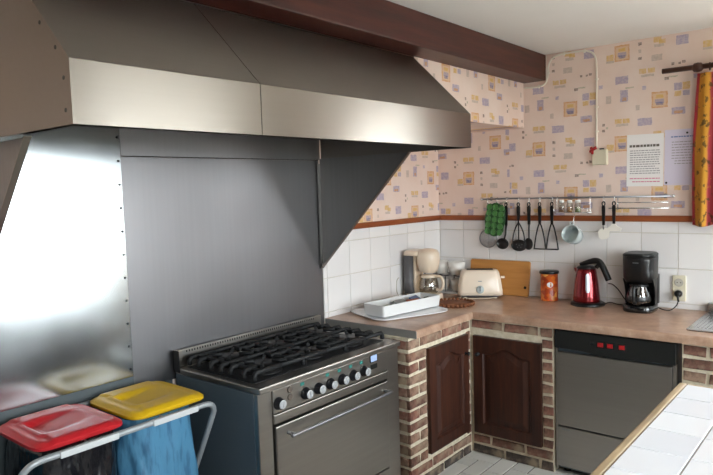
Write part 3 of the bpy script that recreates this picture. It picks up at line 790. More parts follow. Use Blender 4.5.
lid('bag_lid', -3.165, -2.836, 'red_lid', 'red plastic lid'); lid('bag_lid', -2.812, -2.470, 'yellow_lid', 'yellow plastic lid')
def bag(y0, y1, z0, mat, label, seed, name='waste_bag'):
    random.seed(seed); cx, cy = .245, (y0+y1)/2; hx, hy = .175, (y1-y0)/2; n = 64; rings = []
    ph = [random.uniform(0, 6.28) for _ in range(6)]
    K = 22
    for k in range(K+1):
        t = k/K; z = SZr+.002-(SZr-z0)*t
        bulge = 1+.05*math.sin(PI*min(1, t*1.1))-.35*max(0, (t-.82)/.18)**2
        ring = []
        for i in range(n):
            a = 2*PI*i/n; c, s = math.cos(a), math.sin(a); L = (abs(c)**4+abs(s)**4)**.25
            wr = 1+(.030*math.sin(9*a+ph[0]+5*t+1.5*math.sin(6*t))+.022*math.sin(17*a+ph[1]-9*t)+.018*math.sin(5*a+ph[2]+14*t)+.012*math.sin(27*a+ph[3]+12*t))*min(1, t*5)
            ring.append((cx+hx*c/L*bulge*wr, cy+hy*s/L*bulge*wr, z))
        rings.append(ring)
    o = MB().loft(rings, False, True, True).build(name, mat); o.modifiers.new('solid', 'SOLIDIFY').thickness = .0015
    tag(o, label, 'waste bag', 'waste bags on the folding stand'); return o
bag(-3.150, -2.858, .10, 'bag_black', 'shiny black waste bag hanging under the red lid', 3)
bag(-2.815, -2.525, .08, 'bag_blue', 'blue printed waste bag hanging under the yellow lid', 5)
cb_ = bag(-3.47, -3.285, .28, 'bag_cyan', 'light blue bag at the left edge of the stand', 9, 'carrier_bag'); random.seed(11)

# ================================================================== things on the worktop
Z = CT+.0005
# white tray and open white box with packets
RT = Matrix.Translation((.282, -.925, Z)) @ Matrix.Rotation(math.radians(-22), 4, 'Z')
def rings_rr(levels, n=6): return [[(px, py, z) for px, py in rrect(-hx, hx, -hy, hy, r, n)] for hx, hy, r, z in levels]
m = MB().loft(rings_rr([(.17, .235, .08, 0), (.185, .25, .08, .004), (.20, .263, .085, .014), (.195, .258, .082, .014), (.178, .242, .078, .008)]), True, True, True).xf(RT)
tag(m.build('serving_tray', 'white_tray'), 'shallow white plastic tray under the white box', 'tray')
RB = Matrix.Translation((.292, -.900, Z+.0145)) @ Matrix.Rotation(math.radians(-8.6), 4, 'Z')
m = MB().loft(rings_rr([(.083, .246, .012, 0), (.088, .252, .014, .066), (.084, .248, .012, .066), (.080, .242, .010, .006)], 3), True, True, False).xf(RB)
tag(m.build('storage_box', 'white_plastic'), 'long open white box holding packets on the tray', 'box')
for nm, col, y, x, rz, sy, sx, tilt, lb in (('seasoning_packet', 'packet_blue', .15, -.02, .3, .05, .04, .5, 'small blue packet standing in the white box'), ('seasoning_packet', 'packet_red', .075, .03, -.2, .045, .035, .45, 'small red packet leaning in the white box'), ('seasoning_packet', 'packet_grey', .02, -.03, .1, .05, .035, .4, 'pale grey packet in the white box'), ('seasoning_packet', 'packet_dark', .205, .03, .1, .022, .03, .45, 'dark packet at the far end of the white box')):
    R = RB @ Matrix.Translation((x, y, .036)) @ Matrix.Rotation(rz, 4, 'Z') @ Matrix.Rotation(tilt, 4, 'Y')
    m = MB().loft([[(q*sx*a, p*sy, q2) for q, p in ((-1, -1), (1, -1), (1, 1), (-1, 1))] for a, q2 in ((1, -.005), (1.02, 0), (1, .005))], True, True, False).xf(R)
    tag(m.build(nm, col, None, .002), lb, 'packet')
R = RB @ Matrix.Translation((.0, -.12, .0215)) @ Matrix.Rotation(.12, 4, 'Z')
tag(box(-.05, .05, -.10, .08, -.014, .014).xf(R).build('sachet_pack', 'packet_green', None, .006), 'flat green pack lying in the white box', 'packet')
# woven trivet with beaded edge
tv = thing('trivet', 'round brown wooden trivet with beaded edge', 'trivet', (.425, -.535, Z))
MB().lathe([(.118, 0), (.122, .004), (.118, .010), (.004, .010)], (0, 0, 0), 40).build('disc', 'wicker', tv)
bm_ = MB().lathe([(.002, -.011), (.008, -.008), (.011, 0), (.008, .008), (.002, .011)], (0, 0, .0112), 10).mesh('bead', 'wicker')
for k in range(30): a = 2*PI*k/30; link('bead', bm_, tv, loc=(.131*math.cos(a), .131*math.sin(a), 0))
# cream filter coffee maker: front faces +X
cm = thing('coffee_maker', 'cream filter coffee maker with grey water tank and glass jug', 'coffee maker', (.036, -.455, Z))
def cb2(mb, name, mat, bevel=0., parent=None, **k): return mb.build(name, mat, parent or cm, bevel, **k)
cb2(MB().loft([[(x, y, z) for x, y in rrect(0, .235, -.085, .085, .05)] for z in (0, .03)]+[[(x, y, .042) for x, y in rrect(.006, .229, -.079, .079, .045)]], True, True, True), 'base', 'cream_plastic')
cb2(MB().loft([[(x, y, z) for x, y in rrect(0, .062+a, -.082, .082, .02)] for z, a in ((.043, .012), (.12, 0), (.30, .006))], True, True, True), 'water_tank', 'grey_plastic')
cb2(MB().loft([[(x, y, z) for x, y in rrect(.063, .082, -.05, .05, .006)] for z in (.043, .32)], True, True, True), 'column', 'cream_plastic')
cb2(MB().loft([[(x, y, .3005+q) for x, y in rrect(.0+e, .12-e, -.083+e, .083-e, .03)] for q, e in ((0, 0), (.022, 0), (.034, .012))], True, True, True), 'tank_lid', 'cream_plastic')
cb2(MB().lathe([(.045, .185), (.062, .195), (.074, .235), (.078, .28), (.076, .315), (.062, .336), (.03, .346), (.004, .348)], (.155, 0, 0), 32), 'filter_holder', 'cream_plastic')
jg = cb2(MB().lathe([(.05, .0435), (.062, .052), (.068, .085), (.062, .125), (.052, .150)], (.155, 0, 0), 32, cap0=False, cap1=False), 'jug', 'carafe_glass')
cb2(MB().lathe([(.05, .1505), (.054, .152), (.054, .166), (.03, .172), (.004, .173)], (.155, 0, 0), 32), 'jug_lid', 'cream_plastic', 0, jg)
cb2(MB().tube(spline([(.205, .0, .158), (.245, .0, .160), (.268, .0, .135), (.264, .0, .09), (.238, .0, .07), (.216, .0, .075)], 5), .010, 10), 'jug_handle', 'cream_plastic', 0, jg)
cb2(box(.063, .075, .0835, .0885, .06, .31), 'side_strip', 'grey_plastic', .002)
cb2(MB().tube(spline([(.004, -.05, .02), (-.018, -.09, .012), (-.026, -.12, .06), (-.026, -.115, .13), (-.02, -.10, .15)], 6), .003, 6), 'cord', 'cord_grey')
# cup stand with white bowls in the corner
cs = thing('cup_stand', 'low wire stand in the corner behind the cream coffee maker', 'cup stand', (.155, -.125, Z))
MB().loft([[(x, y, z) for x, y in rrect(-.125, .125, -.07, .07, .02)] for z in (0, .012)], True, True, True).build('base_plate', 'white_plastic', cs)
for x in (-.12, 0, .12):
    for y in (-.064, .064): MB().tube([(x*.96, y*.96, .012), (x*.96, y*.96, .128)], .0035, 6).build('upright', 'grey_plastic', cs)
for y in (-.062, .062): MB().tube([(-.117, y, .128), (.117, y, .128)], .0035, 6).build('wire', 'grey_plastic', cs)
for x in (-.117, -.06, 0, .06, .117): MB().tube([(x, -.062, .128), (x, .062, .128)], .003, 6).build('wire', 'grey_plastic', cs)
for x, r, h, z, lb in ((.094, .050, .092, .1325, 'white cup on the wire stand, next to the coffee maker'), (.215, .060, .090, .1325, 'wide white cup on the wire stand, next to the toaster'), (.094, .046, .085, .0125, 'white cup under the wire shelf, nearer the coffee maker'), (.215, .046, .085, .0125, 'white cup under the wire shelf, nearer the toaster')):
    t = thing('cup', lb, 'cup', (x, -.125, Z+z), 0, 'white cups on the wire stand')
    MB().lathe([(r*.7, 0), (r*.8, .004), (r*.95, h*.5), (r, h), (r-.003, h), (r*.95-.004, h*.5), (r*.66, .008)], (0, 0, 0), 24).build('bowl', 'ceramic_white', t)
# toaster
ang = math.atan2(.133, .238)
tz = thing('toaster', 'cream toaster with a blue-grey dial beside the chopping board', 'toaster', (.436, -.196, Z), ang)
def prof_t(z): # half-width shrink toward top
    return {0: 1.}
rr = []
for z, hx, hy, r in ((.022, .150, .084, .035), (.05, .149, .083, .04), (.12, .140, .077, .04), (.165, .130, .069, .04), (.183, .120, .060, .038), (.189, .105, .045, .034)):
    rr.append([(x, y, z) for x, y in rrect(-hx, hx, -hy, hy, r)])
MB().loft(rr, True, True, True).build('body', 'cream_toaster', tz)
MB().loft([[(x, y, z) for x, y in rrect(-hx, hx, -hy, hy, .035)] for z, hx, hy in ((.010, .128, .068), (.0215, .136, .075))], True, True, True).build('base', 'grey_plastic', tz)
for x in (-.10, .10):
    for y in (-.05, .05): MB().lathe([(.012, 0), (.012, .0095)], (x, y, 0), 12).build('foot', 'cream_toaster', tz)
for y in (-.02, .02): box(-.088, .088, y-.011, y+.011, .1885, .1905).build('slot', 'dark_gap', tz)
dl = MB().lathe([(.026, -.0815), (.026, -.089), (.02, -.093), (.002, -.093)], (.0, 0, .062), 24, 'y').build('dial', 'mug_blue', tz)
box(-.003, .003, -.097, -.093, .052, .084).build('pointer', 'grey_plastic', dl)
box(-.012, .012, -.0795, -.0768, .115, .120).build('badge', 'grey_metal', tz)
box(.139, .165, -.012, .012, .128, .142).build('lever', 'cream_toaster', tz, .004)
MB().tube(spline([(-.12, -.04, .012), (-.135, -.085, .006), (-.10, -.105, .005), (-.02, -.100, .005), (.06, -.092, .006), (.10, -.07, .008)], 6), .003, 6).build('cord', 'cream_plastic', tz)
# chopping board leaning on the tiles
R = Matrix.Translation((0, -.052, Z)) @ Matrix.Rotation(math.radians(-9.5), 4, 'X')
m = MB(); ring = rrect(.272, .722, 0, .238, .012, 3)
m.loft([[(x, y, z) for x, z in ring] for y in (-.009, .009)], True, True, False).xf(R)
cbd = tag(m.build('chopping_board', 'board_wood', None, .003), 'wooden chopping board leaning against the tiles behind the toaster', 'chopping board')
MB().lathe([(.010, -.0095), (.010, -.0098)], (.697, 0, .06), 14, 'y').xf(R).build('hanging_hole', 'dark_gap', cbd)
# tin with a black lid
tn = thing('storage_tin', 'orange patterned tin with a black lid', 'tin', (.884, -.092, Z))
MB().lathe([(.0545, 0), (.0565, .004), (.0565, .010), (.0545, .013), (.0545, .172), (.0565, .175)], (0, 0, 0), 36).build('can', 'tin_print', tn)
MB().lathe([(.057, .1755), (.062, .176), (.062, .190), (.059, .194), (.004, .195)], (0, 0, 0), 36).build('lid', 'black_plastic', tn)
lbq = MB(); A0 = math.radians(-62)
lbq.loft([[(.0553*math.cos(A0+.36*math.cos(t)), .0553*math.sin(A0+.36*math.cos(t)), .108+.017*math.sin(t)) for t in [2*PI*k/20 for k in range(20)]], [(.0547*math.cos(A0+.36*math.cos(t)), .0547*math.sin(A0+.36*math.cos(t)), .108+.017*math.sin(t)) for t in [2*PI*k/20 for k in range(20)]]], True, True, False).build('oval_label', 'paper_white', tn)
# red kettle on black base
kt = thing('kettle', 'metallic red electric kettle with black handle on its base', 'kettle', (1.148, -.132, Z), math.radians(0))
bs_ = MB().lathe([(.100, 0), (.103, .006), (.100, .016), (.088, .022), (.004, .022)], (0, 0, 0), 36).build('power_base', 'black_plastic', kt)
MB().lathe([(.079, .0225), (.081, .030), (.079, .06), (.070, .14), (.060, .205), (.056, .225)], (-.008, 0, 0), 40).build('body', 'kettle_red', kt)
MB().lathe([(.0565, .2255), (.0565, .234), (.045, .243), (.004, .246)], (-.008, 0, 0), 32).build('lid', 'black_plastic', kt)
MB().loft([[(x, y, z) for x, y in ((-.058, -.02), (-.058, .02), (-.083+d, .005), (-.083+d, -.005))] for z, d in ((.185, .018), (.218, .0), (.228, -.002))], True, True, False).build('spout', 'kettle_red', kt, .002)
pts = spline([(-.045, 0, .248), (.01, 0, .268), (.055, 0, .276), (.080, 0, .262), (.105, 0, .215), (.128, 0, .160)], 6)
MB().tube(pts, .014, 12, radii=[.012+.007*min(1, i/10) for i in range(len(pts))]).build('handle', 'black_plastic', kt)
MB().tube(spline([(.052, 0, .235), (.066, 0, .25), (.075, 0, .262)], 4), .013, 10).build('handle_root', 'black_plastic', kt)
wn = MB(); rows = []
for z in (.085, .10, .15, .19, .20):
    r = .079-(z-.06)*.118+.0006; hwid = .10 if z in (.085, .2) else .17
    rows.append([(-.008+r*math.cos(-PI/2+.45+q*hwid), r*math.sin(-PI/2+.45+q*hwid), z) for q in (-1, -.5, 0, .5, 1)])
wn.loft(rows, False, False, True, closed=False).build('water_gauge', 'grey_metal', kt)
MB().tube(spline([(.098, .01, .010), (.125, .035, .020), (.16, .06, .008), (.20, .075, .004), (.245, .08, .004)], 6), .0032, 6).build('cord', 'cable_black', kt)
# black filter coffee maker
bk = thing('coffee_maker', 'black filter coffee maker with glass jug beside the socket', 'coffee maker', (1.465, -.150, Z))
def ov(hx, y0, y1, z, r): return [(x, y, z) for x, y in rrect(-hx, hx, y0, y1, r)]
MB().loft([ov(.082, -.105, .09, 0, .06), ov(.085, -.108, .092, .008, .06), ov(.085, -.108, .092, .034, .06), ov(.080, -.103, .09, .04, .06)], True, True, True).build('base', 'black_gloss', bk)
MB().loft([ov(.084, .03, .092, .0405, .02), ov(.084, .03, .092, .21, .02)], True, True, True).build('water_tank', 'black_plastic', bk)
for s_ in (-1, 1): MB().loft([[(s_*(.0835-q), y, z) for q, y in ((0, -.045+d), (0, .0295), (.012, .0295), (.012, -.035+d))] for z, d in ((.0405, .025), (.10, .03), (.150, .012), (.19, -.02))], True, True, False).build('side_cheek', 'black_plastic', bk, .002)
MB().loft([ov(.076, -.085, .092, .172, .055), ov(.084, -.100, .092, .200, .06), ov(.086, -.104, .092, .30, .062), ov(.086, -.104, .092, .322, .062)], True, True, True).build('filter_housing', 'black_plastic', bk)
MB().loft([ov(.0865, -.1045, .0925, .3225, .062), ov(.0865, -.1045, .0925, .334, .062), ov(.078, -.096, .085, .341, .058)], True, True, True).build('top_lid', 'black_panel', bk)
box(-.016, .016, -.1065, -.1045, .286, .292).build('badge', 'grey_metal', bk)
jb = MB().lathe([(.050, .0405), (.062, .048), (.066, .075), (.062, .105), (.050, .140), (.048, .148)], (0, -.042, 0), 32, cap0=False, cap1=False).build('jug', 'carafe_dark', bk)
MB().lathe([(.050, .1485), (.053, .150), (.051, .162), (.004, .168)], (0, -.042, 0), 28).build('jug_lid', 'black_plastic', jb)
MB().tube(spline([(.0, -.09, .150), (.0, -.130, .152), (.0, -.142, .13), (.0, -.140, .075), (.0, -.120, .060), (.0, -.108, .062)], 5), .010, 10).build('jug_handle', 'black_plastic', jb)
MB().lathe([(.0625, .098), (.0668, .078), (.0668, .068), (.0655, .064)], (0, -.042, 0), 32, cap0=False, cap1=False).build('jug_band', 'black_plastic', jb)
MB().tube(spline([(.08, .06, .012), (.115, .05, .004), (.150, .055, .006), (.172, .09, .03), (.178, .105, .062), (.178, .108, .083)], 6), .0032, 6).build('cord', 'cable_black', bk)
MB().tube(spline([(-.085, .06, .02), (-.12, .08, .05), (-.16, .112, .09), (-.20, .124, .12), (-.225, .12, .124)], 6), .003, 6).build('tank_cord', 'cable_black', bk)
# double socket with plug
sk = thing('wall_socket', 'cream double wall socket with a black plug in the lower outlet', 'socket', (1.640, -.0085, 1.004))
MB().loft([[(x, y, z) for x, z in rrect(-.036+e, .036-e, -.075+e, .075-e, .006, 3)] for y, e in ((0, 0), (-.010, 0), (-.013, .003))], True, True, False).build('plate', 'socket_cream', sk)
for z in (.034, -.030):
    MB().lathe([(.022, -.0135), (.024, -.016), (.020, -.016), (.018, -.0138)], (0, 0, z), 24, 'y').build('outlet_ring', 'cord_grey', sk)
    for dx in (-.0095, .0095): MB().lathe([(.0028, -.0134), (.0028, -.0140)], (dx, 0, z), 8, 'y').build('pin_hole', 'dark_gap', sk)
pg = tag(MB().lathe([(.020, -.0165), (.021, -.03), (.017, -.042), (.006, -.046)], (1.640, -.0085, .974), 20, 'y').build('power_plug', 'black_plastic'), 'round black plug in the lower socket outlet', 'plug')
MB().tube(spline([(1.640, -.048, .968), (1.642, -.050, .945), (1.643, -.045, .93)], 4), .006, 8).build('strain_relief', 'cable_black', pg)
# sink
sk2 = thing('sink', 'stainless steel inset sink at the right end of the worktop', 'sink', (2.2, -.30, Z))
ring_o = rrect(-.405, .405, -.275, .262, .03); ring_i = rrect(-.27, .33, -.21, .16, .06)
MB().loft([[(x, y, .0) for x, y in ring_o], [(x, y, .004) for x, y in ring_o], [(x*.992, y*.99, .006) for x, y in ring_o], [(x, y, .004) for x, y in ring_i], [(x*.97, y*.97, .0008) for x, y in ring_i]], True, True, True).build('rim', 'steel_sink', sk2)
box(-.405, .405, .252, .285, .006, .055).build('rear_ledge', 'steel_sink', sk2, .004)
for k in range(6): box(-.385+k*.018, -.378+k*.018, -.2, .15, .0045, .0065).build('drain_rib', 'steel_sink', sk2, .001)

# ================================================================== utensil rail and what hangs on it
YR = -.045; ZR = 1.543
ra = thing('utensil_rail', 'chrome utensil rail with hooks on the wall above the tiles', 'rail', (1.0, 0, ZR))
def rb(mb, name, mat, parent=None, bevel=0.): mb.xf(Matrix.Translation((-1.0, 0, -ZR))); return mb.build(name, mat, parent or ra, bevel)
rb(MB().tube([(.378, YR, ZR), (1.612, YR, ZR)], .0062, 10), 'bar', 'grey_metal')
for x in (.378, 1.612): rb(MB().lathe([(.004, -.01), (.009, -.006), (.010, 0), (.009, .006), (.004, .01)], (x, YR, ZR), 12, 'x'), 'finial', 'chrome')
for x in (.43, 1.0, 1.56):
    rb(MB().tube([(x, -.0005, ZR), (x, YR+.005, ZR)], .005, 8), 'bracket', 'grey_metal'); rb(MB().lathe([(.014, -.0005), (.014, -.005), (.006, -.007)], (x, 0, ZR), 14, 'y'), 'wall_disc', 'grey_metal')
def hook(x, drop=.028):
    p = [(x, YR+.008, ZR-.006), (x, YR+.006, ZR+.006), (x, YR-.002, ZR+.0095), (x, YR-.0095, ZR+.004), (x, YR-.0095, ZR-drop+.006), (x, YR-.012, ZR-drop-.004), (x, YR-.018, ZR-drop-.004), (x, YR-.021, ZR-drop+.004)]
    rb(MB().tube(spline(p, 4), .0018, 6), 'hook', 'chrome')
UX = dict(sieve=.430, mould=.500, ladle=.570, skim=.660, spoon=.735, m1=.810, m2=.893, mug=1.035, s1=1.222, s2=1.284)
for k, x in UX.items():
    if k not in ('mug',): hook(x)
YU = YR-.016
def handle_strip(x, z0, z1, w=.022, d=.010, y=YU):
    # flat black handle widening to a broad top that ends under an open hanging eye
    zb = ZR-.052; out = [(x-w*.34, z0), (x+w*.34, z0), (x+w/2, zb-.03), (x+w/2, zb-.004), (x+w*.3, zb), (x-w*.3, zb), (x-w/2, zb-.004), (x-w/2, zb-.03)]
    return MB().prism(out, 'y', y-d/2, y+d/2)
def hole(x, z, parent, y=YU): MB().tube([(x+.0085*math.cos(a), y, ZR-.040+.013*math.sin(a)) for a in [2*PI*k/16 for k in range(16)]], .0040, 8, closed=True).build('hanging_eye', 'black_plastic', parent)
ZT = ZR-.022
def utensil(name, label, cat): return thing(name, label, cat, (0, 0, 0))
# sieve behind the green mould
t = utensil('sieve', 'round wire sieve hanging behind the green mould', 'sieve')
MB().tube([(.425, YU+.016, ZT-.004), (.425, YU+.016, 1.33)], .0045, 8).build('handle', 'grey_metal', t)
MB().tube([(.425+.066*math.cos(a), YU+.016, 1.268+.062*math.sin(a)) for a in [2*PI*k/32 for k in range(32)]], .0042, 8, closed=True).build('rim', 'grey_metal', t)
ms = MB()
for q in range(-7, 8):
    u = q/8; L = math.sqrt(1-u*u)
    for horiz in (0, 1):
        P = []
        for s in (-1, -.6, -.2, .2, .6, 1):
            a, c = (u, s*L) if horiz == 0 else (s*L, u)
            P.append((.425+.064*a, YU+.016-.024*(1-a*a-c*c), 1.268+.060*c))
        ms.tube(P, .0011, 4)
mo = ms.build('wire_mesh', 'grey_metal', t); mo['kind'] = 'stuff'
# green mould: oval plate with small cups round the edge
t = utensil('baking_mould', 'green plastic mould with rows of small cups', 'mould')
Rm = Matrix.Translation((.497, YU-.018, 1.402)) @ Matrix.Rotation(math.radians(7), 4, 'Y')
ring = []
for k in range(72):
    a = 2*PI*k/72; lob = 1+.035*math.cos(a*12); ring.append((.074*lob*math.copysign(abs(math.cos(a))**.62, math.cos(a)), .112*lob*math.copysign(abs(math.sin(a))**.62, math.sin(a))))
MB().loft([[(x*s, y, z*s) for x, z in ring] for y, s in ((.003, .97), (-.003, 1.), (-.006, .97))], True, True, True).xf(Rm).build('plate', 'green_mould', t)
cup = [(x, z) for z in (.084, .042, 0, -.042, -.084) for x in (-.046, 0, .046)]
for x, z in cup:
    MB().lathe([(.0195, -.006), (.0205, -.013), (.0185, -.016), (.0160, -.012), (.0145, -.0095)], (x, 0, z), 16, 'y').xf(Rm).build('cup', 'green_pale', t)
MB().tube([(.500+.007*math.cos(a), YU, ZR-.035+.010*math.sin(a)) for a in [2*PI*k/12 for k in range(12)]], .0028, 6, closed=True).build('hanging_loop', 'green_mould', t)
# ladle
t = utensil('ladle', 'black ladle hanging beside the green mould', 'ladle')
handle_strip(.570, 1.36, ZT+.004).build('handle', 'black_plastic', t); hole(.570, ZT-.008, t)
MB().tube([(.570, YU, 1.365), (.564, YU, 1.30), (.550, YU+.008, 1.262)], .0065, 8).build('shaft', 'black_plastic', t)
def spoonbowl(cx, cz, rx, rz, dep, y=YU):
    rings = []
    for k in range(9):
        a = PI/2*k/8; rr_ = math.cos(a); rings.append([(cx+rx*rr_*math.cos(q), y+dep*math.sin(a), cz+rz*rr_*math.sin(q)) for q in [2*PI*i/24 for i in range(24)]])
    inner = [[(cx+(p[0]-cx)*.9, p[1]-.004, cz+(p[2]-cz)*.9) for p in r] for r in rings]
    return MB().loft(list(reversed(rings))+inner, True, True, True)
spoonbowl(.540, 1.236, .046, .038, .018).build('bowl', 'black_plastic', t)
# skimmer
t = utensil('skimmer', 'black skimmer whose handle splits into side struts above a round head', 'skimmer')
handle_strip(.660, 1.40, ZT+.004).build('handle', 'black_plastic', t); hole(.660, ZT-.008, t)
MB().tube([(.660, YU, 1.405), (.660, YU, 1.25)], .005, 8).build('shaft', 'black_plastic', t)
for s in (-1, 1): MB().tube(spline([(.660, YU, 1.385), (.660+s*.022, YU, 1.345), (.660+s*.038, YU, 1.30), (.660+s*.044, YU, 1.245)], 5), .0045, 6).build('strut', 'black_plastic', t)
spoonbowl(.660, 1.228, .056, .040, .012).build('head', 'black_plastic', t)
for x, z in ((0, 0), (-.02, .006), (.02, .006), (-.012, -.014), (.012, -.014)): MB().lathe([(.004, -.0004), (.004, -.0012)], (.660+x, YU+.006, 1.228+z), 10, 'y').build('drain_hole', 'grey_plastic', t)
# serving spoon
t = utensil('serving_spoon', 'small black spoon hanging between skimmer and mashers', 'spoon')
handle_strip(.735, 1.37, ZT+.004).build('handle', 'black_plastic', t); hole(.735, ZT-.008, t)
MB().tube([(.735, YU, 1.375), (.734, YU, 1.29), (.732, YU+.004, 1.27)], .0055, 8).build('shaft', 'black_plastic', t)
spoonbowl(.730, 1.240, .030, .040, .012).build('bowl', 'black_plastic', t)
# two mashers
for x, lb in ((.810, 'black triangular masher beside the small spoon'), (.893, 'black triangular masher nearest the spice rack')):
    t = utensil('masher', lb, 'masher'); t['group'] = 'mashers on the rail'
    handle_strip(x, 1.375, ZT+.004).build('handle', 'black_plastic', t); hole(x, ZT-.008, t)
    for s in (-1, 1): MB().tube(spline([(x, YU, 1.385), (x+s*.014, YU, 1.35), (x+s*.030, YU, 1.28), (x+s*.040, YU, 1.213)], 5), .0048, 6).build('wire_arm', 'black_plastic', t)
    box(x-.0415, x+.0415, YU-.012, YU+.012, 1.206, 1.214).build('foot_plate', 'black_plastic', t, .002)
# mug hanging under the spice rack
t = thing('mug', 'pale blue-grey mug hanging on its side below the spice rack', 'mug', (1.035, YR-.028, 1.306))
R = Matrix.Rotation(math.radians(-14), 4, 'Y') @ Matrix.Rotation(math.radians(72), 4, 'X')
MB().lathe([(.038, -.046), (.050, -.042), (.057, 0), (.058, .045), (.055, .045), (.053, 0), (.046, -.038)], (0, 0, 0), 32).xf(R).build('body', 'mug_blue', t)
MB().tube(spline([(0, .05, .025), (0, .075, .024), (0, .085, 0), (0, .070, -.022), (0, .048, -.022)], 5), .006, 8).xf(Matrix.Rotation(math.radians(-14), 4, 'Y') @ Matrix.Rotation(math.radians(72), 4, 'X')).build('handle', 'mug_blue', t)
rb(MB().tube(spline([(1.045, YR-.02, 1.446), (1.035, YR-.006, 1.42), (1.030, YR-.010, 1.39), (1.03, YR-.02, 1.376), (1.03, YR-.032, 1.384)], 5), .002, 6), 'hook', 'chrome')
# two metal servers with black handles
t = utensil('pie_server', 'cake server with black handle and rounded metal blade', 'server')
handle_strip(1.222, 1.372, ZT+.004, .02).build('handle', 'black_plastic', t); hole(1.222, ZT-.008, t)
MB().tube([(1.222, YU, 1.374), (1.222, YU, 1.345)], .005, 8).build('neck', 'grey_metal', t)
MB().prism([(1.212, 1.354), (1.232, 1.354), (1.258, 1.338), (1.254, 1.300), (1.240, 1.286), (1.210, 1.282), (1.194, 1.295), (1.188, 1.335)], 'y', YU-.002, YU+.002).build('blade', 'blade_white', t)
t = utensil('slicer', 'cheese slicer with black handle and fan-shaped white blade', 'slicer')
handle_strip(1.284, 1.376, ZT+.004, .02).build('handle', 'black_plastic', t); hole(1.284, ZT-.008, t)
MB().prism([(1.274, 1.380), (1.294, 1.380), (1.303, 1.366), (1.330, 1.352), (1.322, 1.335), (1.248, 1.333), (1.240, 1.350), (1.264, 1.366)], 'y', YU-.006, YU+.004).build('blade', 'blade_white', t)
# wire spice rack with three jars
t = thing('spice_rack', 'small chrome wire spice rack hooked on the rail', 'spice rack', (1.03, 0, 1.45))
def sr(mb, name, mat): mb.xf(Matrix.Translation((-1.03, 0, -1.45))); return mb.build(name, mat, t)
for x in (.925, 1.138):
    sr(MB().tube(spline([(x, YR+.010, ZR+.004), (x, YR-.002, ZR+.0098), (x, YR-.0098, ZR-.002), (x, YR-.012, 1.50), (x, YR-.012, 1.450), (x, YR-.06, 1.450), (x, YR-.062, 1.476)], 4), .0024, 6), 'end_wire', 'chrome')
for y, z in ((YR-.012, 1.450), (YR-.030, 1.450), (YR-.046, 1.450), (YR-.060, 1.452), (YR-.062, 1.474)): sr(MB().tube([(.918, y, z), (1.150, y, z)], .0022, 6), 'long_wire', 'chrome')
sr(MB().tube([(1.07, YR-.012, 1.505), (1.138, YR-.012, 1.505)], .0022, 6), 'short_wire', 'chrome')
for x, c, lb in ((.965, 'spice_a', 'small glass spice jar, leftmost in the wire rack'), (1.018, 'spice_c', 'small glass spice jar in the middle of the wire rack'), (1.070, 'spice_b', 'small glass spice jar, rightmost in the wire rack')):
    j = thing('spice_jar', lb, 'jar', (x, YR-.036, 1.4525), 0, 'spice jars in the wire rack')
    MB().lathe([(.018, 0), (.020, .003), (.020, .045), (.014, .056), (.014, .060)], (0, 0, 0), 20).build('glass', 'jar_glass', j)
    MB().lathe([(.0175, .001), (.0175, .03)], (0, 0, 0), 16).build('spice', c, j)
    MB().lathe([(.016, .0602), (.016, .074), (.013, .076)], (0, 0, 0), 18).build('cap', 'white_plastic', j)
# roll holder at the right end
t = thing('towel_holder', 'thin chrome double bar holder at the right end of the rail', 'holder', (1.44, 0, 1.48))
def th(mb, name): mb.xf(Matrix.Translation((-1.44, 0, -1.48))); return mb.build(name, 'chrome', t)
th(MB().tube([(1.302, YR, ZR-.008), (1.302, YR, 1.462)], .0035, 8), 'side_bar')
th(MB().tube([(1.304, YR, 1.508), (1.585, YR, 1.508)], .003, 8), 'bar'); th(MB().tube([(1.248, YR-.004, 1.474), (1.590, YR-.004, 1.474)], .004, 8), 'bar')
th(MB().tube([(1.575, -.0005, 1.474), (1.575, YR+.001, 1.474)], .004, 8), 'bracket'); th(MB().tube([(1.575, -.0005, 1.508), (1.575, YR+.001, 1.508)], .003, 8), 'bracket')

# ================================================================== wall items
def paper(name, label, x0, x1, z0, z1, mat, rot=0):
    t = thing(name, label, 'notice', ((x0+x1)/2, -.0006, (z0+z1)/2)); t.rotation_euler = (0, rot, 0)
    hx, hz = (x1-x0)/2, (z1-z0)/2
    box(-hx, hx, -.0012, 0, -hz, hz).build('sheet', mat, t)
    def line(a, b, z, h, m, nm='text_line'):
        # a printed line broken into word-length dashes
        q = MB(); x = a
        while x < b-.004:
            e = min(x+random.uniform(.008, .022), b); q.box(x, e, -.0016, -.0012, z-h/2, z+h/2); x = e+.0035
        q.build(nm, m, t)
    return t, line
t, line = paper('notice', 'white printed notice with a bold heading pinned by the junction box', 1.341, 1.548, 1.603, 1.912, 'paper_white', math.radians(.8))
line(-.088, .085, .086, .014, 'ink_black', 'heading')
for k in range(11): line(-.085, .05+.035*random.random() if k % 4 == 3 else .085, .058-.0135*k, .005, 'ink_grey')
line(-.085, .085, -.108, .006, 'ink_pink'); line(-.07, .085, -.127, .006, 'ink_pink')
t, line = paper('notice', 'pale lilac printed notice with a blue heading next to the curtain', 1.553, 1.762, 1.605, 1.925, 'paper_lilac', math.radians(.6))
line(-.07, .10, .118, .007, 'ink_blue', 'heading')
for k in range(9): line(-.066 if k < 7 else -.05, .085, .088-.0155*k, .0045, 'ink_grey')
for x, z in ((.015, .138), (-.092, -.146)): MB().lathe([(.006, -.0012), (.006, -.004), (.003, -.006)], (x, 0, z), 12, 'y').build('pin', 'rivet', t)
